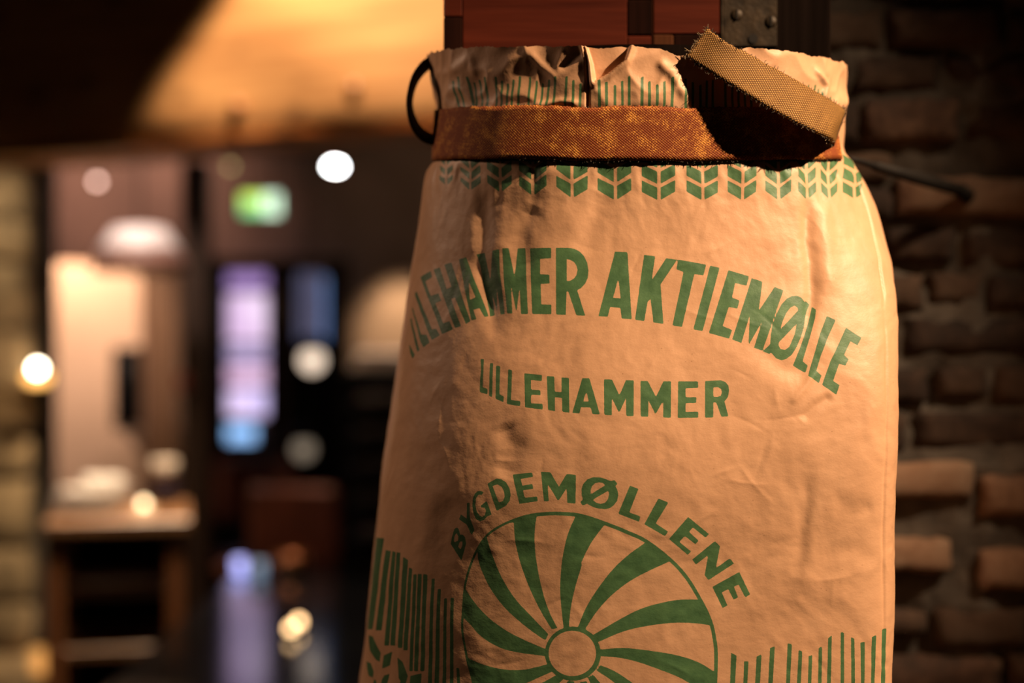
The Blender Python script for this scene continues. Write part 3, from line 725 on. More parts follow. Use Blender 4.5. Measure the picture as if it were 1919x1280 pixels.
PRINT = """
-22721 149820 -21957 149394 -20963 148763 -21229 148379 -21973 148882
-23815 152106 -23314 152100 -21620 150648 -20354 149190 -20666 149020 -21971 150565
-23987 153174 -23285 152920 -21800 151774 -20626 150623 -19844 150620 -19172 149908 -19881 149445 -20514 149992 -21439 151058 -22540 152118
-23913 154302 -23540 154535 -21811 153398 -20465 152259 -19322 151114 -18766 151152 -18109 150572 -18962 150117 -19857 150993 -20940 152100 -22225 153202
-23469 155739 -21688 156244 -21154 155685 -22121 155345 -20606 154073 -19694 154300 -19003 153628 -19722 153420 -18865 152531 -18073 151638 -17423 151837 -16848 151100 -17883 150654 -18600 151509 -19371 152361 -20209 153209 -21137 154055 -22193 154897
-21266 156355 -20409 156539 -19565 155603 -18782 154662 -18269 154838 -19061 155805 -19904 156768 -19052 156954 -18367 156107 -17707 155257 -17075 154403 -16463 153545 -15868 152685 -15298 151821 -15683 151581 -16580 152758 -17540 153930 -17899 153774 -16962 152581 -16090 151381 -16668 151222 -17324 152086 -18017 152947 -18749 153804 -19522 154658 -20352 155508
-18251 157220 -17481 157410 -16696 156395 -15928 155375 -15194 154352 -14475 153324 -13774 152293 -14124 152221 -14794 152982 -15325 152828 -14773 152019 -15227 151891 -15799 152967 -16392 154039 -16993 155104 -17617 156165|-16493 155310 -15914 153713 -15421 153908
-16441 157656 -15638 157795 -15063 156585 -14468 155370 -14601 156237 -14726 157101 -14816 157964 -14142 158078 -13903 157069 -13625 156058 -13296 155160 -12970 154260 -12631 153358 -12293 152454 -12692 152409 -13202 153629 -13706 154844 -13421 153770 -13124 152692 -13652 153597 -14183 154500 -13709 153438 -13236 152372 -13628 152275 -14147 153274 -14676 154269 -15203 155260 -15678 156359
-13867 158146 -13271 158163 -12937 157335 -12578 156506 -12211 155675 -12317 156505 -12409 157334 -12468 158163 -11743 158181 -11563 157316 -11350 156450 -11126 155584 -10853 154528 -10561 153472 -10261 152414 -10851 152400 -11214 153617 -11561 154832 -11420 153670 -11260 152506 -11643 153361 -12027 154215 -12399 155068 -12146 154206 -11876 153343 -11606 152479 -12079 152482 -12396 153347 -12713 154210 -13016 155071 -13316 156099 -13612 157123
-11319 158146 -10358 158157 -9414 158168 -9295 157254 -10240 157207 -9987 155871 -9197 155840 -9043 155055 -9786 155028 -9583 154141 -9358 153254 -8524 153222 -8360 152390 -9914 152413 -10153 153293 -10392 154173 -10609 155052 -10825 155931 -11093 157039
-9013 158169 -8004 158172 -7493 158116 -7028 157913 -6600 157505 -6257 156920 -6051 156219 -6015 155576 -6156 155051 -6421 154672 -6708 154469 -6172 153347 -5628 152227 -6340 152269 -6880 153325 -7416 154383 -7540 154383 -7371 153356 -7192 152329 -7977 152366 -8184 153332 -8383 154299 -8556 155266 -8726 156234 -8891 157201|-7976 157180 -7662 157122 -7328 156919 -7094 156627 -6953 156248 -6968 155810 -7136 155489 -7379 155314 -7668 155256 -7825 156218
-4059 157884 -3020 157840 -2871 156651 -2685 155464 -2496 154281 -2249 153101 -1993 151925 -2783 151991 -3023 152905 -3839 153004 -3879 152142 -4613 152189 -4563 153322 -4491 154458 -4369 155597 -4238 156739|-3568 155563 -3166 153757 -3761 153803
-1646 157591 -736 157465 -822 156381 -886 155299 -371 156295 168 157292 1060 157132 644 156410 243 155689 -150 154970 -21 154102 150 153237 329 152374 505 151513 -277 151631 -547 152675 -819 153722 -998 153460 -1002 152616 -1007 151774 -1737 151879 -1770 152825 -1800 153773 -1795 154724 -1756 155677 -1715 156633
1140 157132 2281 156911 3421 156690 3238 155754 2488 155855 2281 154698 2138 153546 2047 152397 1959 151252 1212 151383 1268 152544 1328 153710 1447 154880 1618 156054 1022 156286
3758 156610 4525 156409 4254 155298 4006 154189 3848 153083 3709 151981 3574 150882 2847 151044 2973 152150 3102 153260 3262 154374 3502 155490
5242 156202 6088 155932 6932 155662 6683 154833 5769 155069 5534 153796 6166 153541 6050 152816 5367 152976 5214 152143 5064 151312 5826 150973 5671 150216 4872 150468 4071 150720 4220 151628 4372 152539 4529 153452 4719 154367 4972 155283
7131 155501 8004 155207 7861 154336 7784 153466 7741 152598 8116 153309 8514 154021 8966 154733 9671 154441 9391 153573 9165 152705 8946 151839 8737 150961 8534 150084 8331 149209 7655 149460 7876 150612 8100 151767 7652 150703 7212 149640 7166 150504 7117 151370 7069 152236 6857 151045 6651 149856 5908 150144 6074 151033 6244 151923 6420 152816 6603 153710 6839 154605
10764 153974 11161 153822 11452 153480 11558 153556 11927 153291 11690 152723 11566 152117 11459 151208 11223 150299 10921 149466 10615 148863 10232 148524 9839 148396 9426 148562 9135 148901 9024 149052 8865 148924 8379 149165 8873 149769 8853 150526 8923 151435 9173 152344 9540 153216 9943 153709 10368 153937|10607 153102 10899 152912 10908 152685 10227 151851 9569 151018 9616 151359 9726 151814 9968 152458 10261 152912|10852 151549 10727 150602 10374 149542 10051 149278 9710 149354 9519 149694 9539 149921 10187 150734
12113 153063 12422 152798 12336 152042 12097 150981 11799 149693 11488 148335 11914 147958 11772 147320 10773 147960 11037 148862 11316 149769 11551 150678 11796 151587
13248 152194 13978 151831 13380 150376 13115 149579 12861 148785 12586 147469 13009 147092 12824 146419 11967 147057 12163 148033 12373 149012 12552 149845 12738 150679
14813 151173 16127 150301 15778 149653 15202 149996 14681 148820 15059 148441 14794 147876 14302 148066 13905 146602 14384 146225 14148 145403 13062 146268 13357 147298 13636 148331 14236 149768
-13447 148472 -13136 148474 -12925 147222 -12759 145975 -12332 145860 -12298 145376 -12969 145545 -13087 146304 -13187 147525
-12522 148112 -12240 148114 -12007 146625 -11834 145142 -12123 145228 -12295 146666
-11947 147903 -11582 147845 -11398 146617 -11256 145394 -10862 145220 -10827 144709 -11540 144997 -11716 146446
-10859 147577 -10518 147489 -10355 146192 -10232 144899 -9461 144821 -9426 144373 -10555 144563 -10585 145134 -10703 146354
-9486 147237 -8066 147085 -8007 146557 -8871 146658 -8762 145819 -8018 145779 -7968 145337 -8687 145371 -8615 144636 -7713 144605 -7660 144111 -9034 144277 -9170 145261 -9315 146248
-7692 146997 -7100 146971 -6914 145669 -6380 145614 -6539 146885 -5967 146846 -5841 145852 -5728 144862 -5619 143874 -6167 143927 -6303 145126 -6851 145181 -6714 144004 -7259 144075 -7393 145046 -7533 146020
-4948 146815 -4413 146806 -4044 145776 -3691 144750 -3341 143727 -3899 143753 -4074 144314 -4801 144338 -4854 143804 -5409 143858 -5251 144842 -5094 145828|-4534 145734 -4265 144816 -4681 144831
-3323 146718 -2724 146702 -2047 145357 -1683 146663 -1096 146646 -1013 145630 -937 144617 -860 143607 -1408 143605 -1551 145152 -1945 143850 -2591 145148 -2463 143671 -3030 143698 -3123 144702 -3218 145709
-590 146605 -45 146588 664 145245 1110 146578 1679 146579 1748 145542 1816 144509 1884 143478 1321 143495 1214 144951 739 143752 118 144978 227 143563 -346 143573 -426 144581 -505 145592
2207 146579 2959 146579 3712 146579 3747 146028 2807 145999 2857 145218 3665 145247 3681 144757 2889 144734 2940 143979 3883 144008 3906 143496 3151 143488 2396 143478 2332 144509 2270 145543
4219 146608 5370 146685 5743 146548 5997 146222 6071 145748 6017 145275 5781 144862 6152 143611 5623 143582 5165 144791 4948 144792 5025 143518 4410 143496 4344 144531 4281 145568|4876 146075 5223 146092 5465 145926 5541 145660 5468 145364 5241 145264 4920 145264
-13982 132196 -13453 131532 -12935 130868 -12635 132380 -12766 132923 -12987 133148 -13187 133097 -13364 133568 -13550 133727 -13779 133535 -13930 132827|-13544 133242 -13344 132911 -13349 132564 -13648 132400 -13729 132532 -13691 132917|-12976 132595 -12953 132147 -13083 131824 -13307 132048 -13202 132438
-12837 135892 -12608 135976 -12469 134672 -12001 133601 -12229 133136 -12686 134035 -13435 134430 -13286 134878 -12741 134550
-11746 137025 -11551 136898 -11678 136664 -11940 136670 -12107 136351 -12093 135800 -11952 135258 -11696 134895 -11462 134806 -11278 134920 -11197 135303 -11297 135607 -11582 135542 -11644 135758 -11215 136195 -10714 135021 -11050 134865 -11282 134542 -11592 134385 -11929 134536 -12198 135035 -12351 135715 -12371 136335 -12246 136756 -12036 136975
-11325 137664 -10639 138139 -10258 138086 -9861 137829 -9542 137365 -9401 136825 -9416 136279 -9687 135824 -10362 135348 -10670 136120 -10991 136892|-10890 137479 -10527 137632 -10199 137475 -9945 137076 -9841 136603 -9934 136257 -10229 136073
-9447 138525 -8691 138640 -7945 138753 -7852 138370 -8764 138174 -8593 137602 -7831 137775 -7736 137358 -8499 137212 -8307 136580 -7387 136724 -7326 136319 -8673 136036 -8923 136866 -9184 137695
-7304 138825 -6588 138794 -5861 137580 -5386 138678 -4700 138619 -4622 137397 -4549 136173 -5148 136222 -5293 137474 -5820 136348 -6265 137084 -6715 137820 -6502 136330 -6863 136320 -7008 137156 -7156 137991
-3115 138443 -2830 138408 -2457 138270 -2146 138132 -1848 138205 -1625 137877 -1775 137711 -1589 137336 -1513 136912 -1571 136439 -1789 136059 -2056 135820 -2371 135732 -2936 135786 -3347 135946 -3723 136187 -4014 136007 -4234 136311 -4048 136528 -4172 136975 -4207 137447 -4105 137874 -3829 138255 -3477 138424|-2963 138006 -2718 137962 -2504 137775 -3495 136985 -3536 137268 -3464 137670 -3240 137932|-2232 137330 -2186 136953 -2258 136527 -2442 136265 -2718 136182 -3044 136258 -3334 136515
-732 137742 -94 137487 -362 136484 -637 135478 178 135152 102 134679 -1431 135353 -1077 136549
1389 136675 2129 136338 1716 135450 1304 134562 2222 133857 2025 133471 1255 133972 485 134472 939 135574
3604 135104 4388 134380 5171 133655 4954 133333 3979 134225 3732 133829 4460 133091 4234 132780 3436 133490 3075 132980 3973 132158 3722 131875 3018 132555 2313 133234 2742 133858 3172 134481
5628 133035 6029 132600 5914 131667 5796 130735 6784 131572 7082 131119 6486 130650 5891 130182 5298 129714 5014 130136 5110 130994 5203 131851 4361 131042 4064 131464 4584 131988 5106 132512
7487 130406 7909 129449 8329 128492 7982 128223 7468 129340 7143 129161 7476 128226 7152 128047 6744 128953 6297 128655 6737 127568 6391 127329 5995 128235 5597 129140 6225 129562 6855 129984
-11323 120599 -11563 121351 -11729 121892 -11891 122479 -12083 123236 -12271 124041 -12413 124790 -12479 125416 -12499 125986 -12513 126593 -12540 127292 -12559 128028 -12541 128731 -12469 129381 -12360 129997 -12231 130573 -12086 131102 -11920 131591 -11732 132052 -11525 132495 -11298 132910 -11045 133280 -10766 133588 -10461 133850 -10135 134095 -9787 134330 -9417 134547 -9030 134746 -8627 134930 -8208 135096 -7776 135230 -7319 135326 -6850 135391 -6404 135434 -5998 135456 -5614 135457 -5231 135442 -4864 135427 -4497 135396 -4060 135308 -3496 135130 -2861 134895 -2254 134653 -1710 134423 -1193 134188 -684 133942 -193 133710 289 133469 808 133136 1417 132652 2063 132076 2640 131513 3097 131015 3484 130531 3846 130017 4204 129427 4537 128806 4825 128246 5053 127794 5237 127401 5401 127019 5552 126639 5684 126269 5800 125884 5900 125465 5985 125031 6056 124613 6114 124275 6160 123952 6194 123478 6220 122739 6236 121849 6231 120984 6219 120229 6186 119499 6083 118719 5904 117847 5657 116926 5319 116006 4876 115069 4339 114133 3700 113297 2947 112585 2093 111969 1157 111473 118 111096 -1004 110839 -2130 110727 -3262 110756 -4400 110923 -5469 111255 -6447 111775 -7355 112473 -8170 113326 -8883 114372 -9506 115577 -10083 116812 -10581 118120 -10988 119465|-11145 120671 -11378 121407 -11541 121935 -11699 122509 -11889 123248 -12076 124035 -12217 124768 -12285 125381 -12307 125940 -12323 126535 -12354 127220 -12377 127944 -12363 128635 -12297 129275 -12194 129881 -12071 130449 -11932 130970 -11772 131452 -11590 131907 -11389 132344 -11168 132754 -10922 133118 -10649 133422 -10351 133680 -10031 133920 -9689 134151 -9325 134364 -8899 134456 -8507 134635 -8099 134796 -7678 134926 -7234 135018 -6777 135079 -6342 135120 -5947 135140 -5573 135140 -5200 135125 -4843 135109 -4486 135078 -4060 134990 -3511 134814 -2895 134582 -2304 134344 -1776 134120 -1273 133890 -779 133651 -302 133427 168 133194 674 132871 1265 132400 1894 131840 2456 131295 2901 130811 3278 130341 3630 129842 3980 129268 4305 128665 4586 128120 4809 127680 4989 127299 5150 126927 5299 126557 5429 126197 5542 125822 5641 125414 5724 124992 5794 124584 5851 124255 5896 123941 5929 123479 5956 122759 5973 121892 5971 121048 5962 120311 5933 119598 5836 118837 5664 117985 5425 117085 5098 116185 4672 115269 4149 114353 3526 113535 2790 112840 1955 112240 1041 111757 25 111392 -1072 111146 -2171 111041 -3275 111074 -4385 111242 -5426 111571 -6377 112086 -7257 112775 -8089 113513 -8784 114548 -9390 115739 -9954 116955 -10434 118242 -10823 119562
-2050 123441 -2056 123079 -2110 122724 -2212 122387 -2357 122074 -2543 121793 -2766 121552 -3019 121355 -3297 121209 -3593 121115 -3900 121076 -4210 121094 -4517 121167 -4811 121294 -5088 121472 -5338 121697 -5557 121963 -5739 122265 -5878 122595 -5972 122946 -6017 123307 -6013 123672 -5960 124029 -5859 124371 -5712 124690 -5523 124976 -5297 125222 -5040 125423 -4759 125574 -4459 125669 -4149 125707 -3837 125688 -3529 125612 -3235 125480 -2960 125296 -2712 125065 -2496 124794 -2318 124487 -2183 124154 -2093 123803|-2389 123457 -2394 123155 -2440 122860 -2526 122578 -2650 122317 -2808 122083 -2997 121881 -3212 121717 -3448 121594 -3699 121516 -3960 121483 -4223 121498 -4482 121559 -4732 121665 -4966 121814 -5178 122001 -5363 122224 -5516 122475 -5634 122750 -5713 123042 -5751 123343 -5747 123647 -5702 123945 -5616 124230 -5491 124495 -5331 124733 -5140 124938 -4922 125106 -4683 125231 -4430 125311 -4167 125343 -3903 125327 -3642 125264 -3393 125154 -3160 125002 -2949 124810 -2767 124584 -2616 124329 -2501 124051 -2425 123758
-9034 134749 -8977 134265 -8925 133781 -8864 133296 -8780 132807 -8671 132319 -8546 131831 -8401 131335 -8235 130822 -8043 130278 -7828 129712 -7601 129150 -7375 128620 -7147 128123 -6912 127647 -6679 127197 -6454 126778 -6240 126402 -6033 126062 -5830 125737 -5626 125404 -5239 125538 -5424 125904 -5612 126264 -5796 126636 -5972 127035 -6135 127460 -6290 127904 -6440 128377 -6587 128892 -6738 129470 -6890 130101 -7031 130739 -7147 131343 -7235 131903 -7303 132442 -7351 132960 -7381 133456 -7387 133923 -7369 134363 -7342 134793 -7319 135228 -8172 134991
-11673 131921 -11641 131644 -11621 131379 -11577 131091 -11470 130741 -11286 130301 -11049 129797 -10779 129276 -10497 128789 -10200 128339 -9882 127904 -9550 127489 -9213 127098 -8864 126732 -8501 126388 -8140 126067 -7794 125766 -7450 125478 -7105 125205 -6789 124965 -6532 124773 -6355 124648 -6237 124577 -6143 124528 -6037 124468 -5849 124982 -6198 125367 -6552 125754 -6902 126136 -7237 126504 -7553 126843 -7854 127161 -8148 127488 -8442 127855 -8742 128275 -9044 128730 -9336 129204 -9608 129681 -9858 130172 -10092 130682 -10306 131182 -10497 131645 -10657 132055 -10790 132429 -10913 132790 -11042 133158
-12476 128560 -12259 128267 -12049 127975 -11830 127682 -11587 127386 -11314 127082 -11022 126770 -10717 126464 -10405 126178 -10086 125914 -9756 125665 -9420 125431 -9083 125211 -8753 125010 -8423 124828 -8081 124652 -7714 124472 -7313 124284 -6887 124096 -6452 123906 -6024 123715 -5789 123069 -6398 123132 -7027 123192 -7626 123253 -8148 123322 -8560 123397 -8892 123476 -9191 123572 -9502 123697 -9842 123859 -10185 124049 -10516 124257 -10820 124475 -11089 124715 -11332 124977 -11555 125234 -11767 125456 -11959 125631 -12131 125774 -12296 125905 -12467 126042 -12469 126881 -12472 127721
-11889 122572 -11585 122455 -11292 122333 -10989 122216 -10656 122109 -10282 122008 -9878 121911 -9468 121830 -9069 121776 -8672 121756 -8273 121762 -7892 121788 -7554 121826 -7271 121881 -7028 121955 -6803 122038 -6575 122121 -6341 122203 -6112 122290 -5884 122377 -5656 122464 -5231 121897 -5503 121737 -5775 121576 -6049 121414 -6327 121252 -6591 121087 -6848 120920 -7131 120754 -7477 120592 -7917 120413 -8426 120221 -8955 120058 -9454 119965 -9908 119975 -10343 120058 -10775 120169 -11218 120261 -11555 121416
-4461 135188 -4592 134785 -4727 134390 -4855 133980 -4965 133533 -5055 133035 -5132 132501 -5194 131952 -5240 131411 -5268 130871 -5278 130324 -5276 129791 -5263 129296 -5243 128864 -5211 128476 -5169 128088 -5116 127657 -5048 127164 -4967 126635 -4880 126092 -4797 125555 -4425 125568 -4421 125944 -4419 126317 -4413 126696 -4394 127095 -4361 127513 -4318 127947 -4265 128396 -4199 128860 -4108 129382 -3997 129950 -3892 130472 -3819 130862 -3809 131035 -3838 131059 -3861 131072 -3830 131213 -3731 131534 -3589 131956 -3418 132420 -3229 132865 -3017 133283 -2777 133703 -2527 134123 -2281 134542 -3006 134759 -3732 134975
786 133025 481 132765 176 132509 -126 132245 -421 131963 -709 131663 -992 131351 -1267 131020 -1535 130665 -1801 130268 -2063 129838 -2310 129408 -2529 129011 -2729 128617 -2913 128221 -3059 127895 -3144 127711 -3129 127770 -3036 128007 -2939 128244 -2912 128303 -2987 128116 -3121 127783 -3274 127386 -3409 127004 -3517 126648 -3618 126277 -3717 125902 -3817 125528 -3356 125304 -3152 125740 -2949 126181 -2742 126612 -2521 127021 -2288 127402 -2045 127764 -1790 128110 -1521 128441 -1237 128759 -941 129063 -631 129351 -307 129625 33 129881 388 130121 753 130349 1118 130572 1485 130787 1856 130993 2230 131194 2603 131396 1998 131940 1392 132483
4845 128062 4477 128071 4109 128083 3742 128087 3376 128067 3012 128020 2648 127953 2285 127870 1924 127772 1561 127662 1197 127538 838 127396 487 127235 144 127048 -194 126838 -521 126618 -835 126403 -1136 126190 -1426 125974 -1702 125764 -1960 125567 -2193 125390 -2406 125226 -2611 125068 -2820 124906 -2366 124389 -1942 124626 -1516 124868 -1094 125097 -684 125293 -298 125448 71 125572 445 125679 845 125778 1287 125874 1758 125960 2230 126031 2676 126080 3088 126106 3480 126111 3860 126100 4233 126078 4599 126041 4953 125988 5303 125929 5656 125872 5251 126967
6101 121859 5795 122088 5492 122321 5181 122544 4853 122745 4511 122917 4158 123070 3783 123207 3374 123335 2919 123453 2427 123560 1920 123655 1421 123737 927 123812 427 123878 -61 123927 -523 123950 -945 123938 -1340 123897 -1723 123844 -2113 123796 -2084 123223 -1784 123205 -1486 123190 -1184 123168 -870 123127 -543 123067 -208 122993 139 122902 499 122793 882 122657 1284 122498 1687 122329 2071 122164 2438 122005 2797 121845 3137 121684 3450 121523 3706 121373 3919 121230 4145 121072 4443 120877 4843 120630 5307 120346 5797 120046 6274 119754 6189 120806
-2045 122463 -1791 122347 -1542 122238 -1284 122115 -1006 121955 -713 121758 -410 121536 -80 121278 294 120978 730 120620 1214 120211 1713 119781 2195 119360 2651 118953 3100 118544 3544 118135 3989 117724 3568 117103 3148 116480 2726 115857 2537 116190 2357 116513 2156 116857 1907 117255 1592 117740 1227 118286 844 118839 470 119344 110 119795 -252 120218 -609 120609 -957 120961 -1292 121260 -1617 121513 -1939 121747 -2263 121990
-2487 121634 -2239 121299 -1991 120972 -1744 120629 -1498 120250 -1249 119830 -997 119381 -755 118902 -534 118394 -331 117845 -141 117260 25 116659 154 116066 230 115482 262 114898 277 114314 300 113729 -483 113366 -1266 112999 -2049 112629 -1934 113506 -1811 114398 -1704 115258 -1651 116033 -1661 116706 -1712 117305 -1786 117852 -1873 118370 -1975 118858 -2098 119308 -2229 119725 -2357 120115 -2482 120467 -2609 120782 -2735 121083 -2861 121391
-2904 121101 -2838 120725 -2767 120361 -2705 119974 -2670 119526 -2656 119022 -2659 118476 -2692 117869 -2771 117181 -2911 116356 -3117 115421 -3362 114480 -3600 113638 -3824 112940 -4049 112322 -4275 111737 -4501 111134 -5374 111551 -6254 111959 -5980 112489 -5709 113005 -5433 113546 -5143 114150 -4818 114858 -4471 115638 -4159 116422 -3918 117143 -3751 117797 -3637 118417 -3555 118990 -3487 119502 -3438 119932 -3414 120292 -3401 120624 -3380 120970
-3769 120993 -3852 120635 -3922 120290 -4014 119919 -4162 119478 -4372 118943 -4626 118339 -4924 117704 -5263 117079 -5675 116437 -6161 115768 -6660 115135 -7097 114605 -7437 114221 -7720 113943 -7980 113705 -8252 113445 -8704 114191 -9159 114936 -9626 115678 -9203 115850 -8788 116005 -8375 116184 -7960 116425 -7536 116749 -7104 117131 -6685 117544 -6298 117958 -5948 118381 -5622 118823 -5322 119262 -5048 119675 -4811 120050 -4605 120403 -4412 120747 -4211 121095
-4514 121283 -4731 120996 -4935 120711 -5166 120422 -5469 120123 -5872 119800 -6347 119460 -6852 119128 -7347 118832 -7846 118571 -8363 118334 -8858 118129 -9289 117965 -9627 117861 -9898 117809 -10144 117776 -10406 117732 -10703 118710 -11005 119689 -10662 119624 -10328 119547 -9987 119488 -9620 119476 -9215 119519 -8786 119601 -8349 119715 -7923 119853 -7504 120022 -7084 120224 -6675 120443 -6291 120666 -5939 120893 -5612 121133 -5293 121376 -4971 121616
7130 123566 7522 123282 7513 122129 7503 120976 7527 119973 7547 118970 7567 117967 7587 116965 7605 115962 7612 114959 7614 113956 7616 112953 7619 111951 7265 111955 7263 112957 7260 113960 7257 114962 7250 115965 7231 116968 7210 117971 7189 118973 7168 119976 7143 120979 7137 122273
8073 122812 8381 122809 8371 120969 8392 119966 8410 118963 8427 117960 8445 116957 8460 115953 8466 114950 8467 113947 8469 112944 8470 111942 8182 111945 8180 112948 8178 113950 8177 114953 8171 115956 8155 116959 8136 117962 8118 118965 8099 119968 8077 120971
8937 123191 9291 123429 9275 122195 9259 120961 9278 119958 9293 118954 9308 117951 9323 116947 9336 115944 9340 114941 9341 113938 9342 112934 9343 111931 9001 111935 9000 112938 8999 113942 8998 114945 8994 115948 8980 116951 8964 117954 8947 118958 8931 119961 8911 120964 8925 122077
9867 123906 10210 124104 10190 123053 10169 122002 10148 120952 10165 119948 10178 118944 10190 117940 10203 116937 10213 115933 10216 114929 10216 113926 10216 112922 10216 111919 9901 111924 9900 112927 9900 113930 9900 114934 9897 115937 9885 116941 9872 117944 9858 118948 9845 119952 9827 120955 9847 122431
11114 124310 11428 124225 11409 123128 11390 122031 11370 120935 11384 119930 11393 118926 11402 117922 11411 116917 11418 115913 11419 114909 11418 113905 11417 112901 11416 111897 11132 111903 11133 112907 11133 113911 11134 114914 11133 115918 11125 116923 11115 117927 11105 118931 11096 119935 11081 120939 11092 122063 11103 123186
11916 123758 12179 123592 12156 122256 12133 120920 12145 119915 12151 118911 12158 117906 12165 116901 12170 115896 12170 114892 12168 113887 12167 112883 12165 111878 11886 111885 11888 112890 11889 113894 11890 114899 11890 115903 11884 116908 11877 117912 11869 118917 11862 119921 11849 120926 11883 122342
12640 123180 12910 123294 12902 122098 12894 120902 12904 119896 12908 118891 12913 117885 12917 116880 12920 115875 12919 114869 12917 113864 12914 112859 12912 111854 12658 111863 12660 112868 12662 113873 12664 114878 12665 115883 12661 116888 12656 117893 12651 118898 12646 119903 12635 120909 12638 122044
13362 123846 13619 124040 13629 122986 13639 121932 13648 120878 13656 119872 13658 118866 13660 117860 13662 116853 13664 115847 13661 114841 13658 113835 13655 112829 13652 111823 13396 111834 13399 112840 13402 113846 13404 114851 13406 115857 13404 116863 13401 117869 13398 118875 13396 119881 13387 120887 13375 122366
14031 124673 14301 124947 14311 123924 14320 122901 14329 121878 14337 120855 14343 119848 14343 118841 14343 117834 14343 116827 14342 115820 14339 114813 14336 113807 14332 112800 14328 111793 14044 111806 14047 112813 14051 113819 14054 114825 14057 115832 14057 116838 14056 117845 14055 118851 14054 119858 14047 120865 14043 122134 14037 123403
14952 125168 15206 125118 15233 124043 15260 122967 15286 121891 15311 120815 15314 119807 15311 118799 15308 117791 15305 116783 15302 115775 15298 114767 15293 113759 15288 112751 15284 111743 15023 111758 15027 112766 15032 113773 15036 114781 15040 115788 15043 116796 15045 117804 15047 118811 15049 119819 15045 120827 15023 121912 14999 122998 14976 124083
15735 124692 15988 124599 16036 123324 16083 122048 16128 120772 16129 119763 16123 118753 16117 117744 16112 116735 16106 115725 16101 114716 16095 113707 16090 112697 16085 111688 15804 111709 15809 112718 15814 113727 15819 114736 15824 115744 15829 116753 15834 117762 15838 118771 15843 119780 15842 120789 15807 122090 15771 123391
16449 124209 16799 124267 16830 123084 16861 121900 16889 120717 16886 119706 16878 118695 16869 117684 16861 116673 16853 115662 16847 114652 16840 113641 16834 112630 16827 111619 16549 111648 16555 112658 16561 113668 16567 114678 16573 115688 16580 116699 16587 117709 16595 118719 16602 119729 16604 120740 16554 121897 16502 123053
17320 124630 17707 124794 17718 123751 17730 122709 17741 121667 17749 120625 17741 119611 17728 118598 17716 117585 17704 116572 17693 115559 17684 114546 17676 113533 17668 112520 17660 111507 17353 111554 17360 112566 17367 113578 17375 114590 17382 115603 17392 116615 17403 117627 17413 118639 17424 119651 17430 120664 17395 121986 17357 123308
18275 125131 18783 125218 18817 124022 18851 122825 18886 121628 18910 120432 18891 119415 18867 118399 18844 117383 18821 116367 18803 115350 18790 114333 18777 113315 18764 112298 18751 111280 18280 111390 18290 112406 18300 113421 18310 114437 18321 115452 18335 116468 18352 117482 18369 118497 18386 119512 18399 120528 18372 121679 18340 122830 18307 123981
-25621 131274 -22201 131720 -22285 130498 -22347 129277 -22410 128056 -22473 126833 -22551 125606 -22668 124368 -22793 123126 -25284 122534 -25082 123849 -25082 125086 -24880 126401 -25284 127561 -25351 128799 -25486 130036
-21634 130726 -20643 130773 -20686 129552 -20727 128331 -20768 127109 -20813 125886 -20884 124656 -20961 123424 -22121 123170 -22006 124441 -21898 125708 -21825 126966 -21761 128221 -21698 129474
-20413 130807 -19809 130811 -19770 129751 -19729 128691 -19689 127632 -19650 126573 -19619 125514 -19603 124452 -19588 123390 -19573 122328 -20309 122172 -20306 123254 -20303 124336 -20301 125417 -20314 126496 -20339 127574 -20364 128651 -20390 129729
-19674 130831 -19116 130836 -19046 129645 -18975 128454 -18905 127265 -18838 126076 -18787 124886 -18743 123695 -18699 122505 -19412 122361 -19433 123572 -19454 124784 -19481 125995 -19527 127203 -19576 128411 -19626 129621
-18715 130522 -18064 130349 -18017 129222 -17970 128097 -17924 126972 -17880 125847 -17852 124720 -17826 123593 -17800 122467 -18346 122363 -18384 123529 -18423 124695 -18465 125861 -18524 127026 -18587 128190 -18651 129356
-17878 129692 -17465 129644 -17409 128431 -17354 127219 -17301 126008 -17263 124795 -17229 123582 -17195 122369 -17671 122281 -17691 123340 -17710 124400 -17731 125460 -17762 126518 -17800 127575 -17839 128633
-17270 129148 -16898 129250 -16839 128170 -16781 127091 -16724 126013 -16679 124933 -16638 123853 -16597 122774 -16557 121695 -16512 120618 -16870 120551 -16918 121624 -16960 122698 -17002 123773 -17044 124848 -17090 125924 -17148 126998 -17209 128072
-16775 129266 -16377 129318 -16315 128242 -16253 127166 -16193 126091 -16142 125016 -16097 123940 -16052 122865 -16007 121790 -15958 120716 -16371 120643 -16418 121719 -16461 122797 -16504 123875 -16547 124954 -16595 126032 -16653 127110 -16714 128188
-16236 129336 -15826 129334 -15757 128269 -15688 127204 -15621 126140 -15562 125075 -15509 124010 -15456 122946 -15404 121882 -15349 120819 -15745 120753 -15802 121824 -15856 122896 -15910 123969 -15964 125042 -16024 126115 -16093 127188 -16164 128261
-15417 129022 -15121 129057 -15051 128022 -14982 126987 -14916 125954 -14857 124920 -14803 123886 -14748 122852 -14694 121819 -14637 120787 -14562 119759 -14479 118732 -14397 117706 -14316 116681 -14257 115653 -14637 115584 -14686 116616 -14762 117644 -14839 118672 -14916 119701 -14987 120732 -15037 121766 -15085 122802 -15133 123838 -15181 124875 -15232 125912 -15292 126948 -15354 127984
-14759 128172 -14468 128257 -14396 127212 -14326 126168 -14262 125123 -14204 124079 -14146 123035 -14089 121991 -14030 120949 -13956 119909 -13871 118871 -13786 117835 -13703 116799 -13635 115761 -14075 115685 -14126 116724 -14199 117759 -14272 118795 -14346 119831 -14410 120870 -14457 121912 -14502 122955 -14547 123998 -14593 125041 -14642 126085 -14700 127128
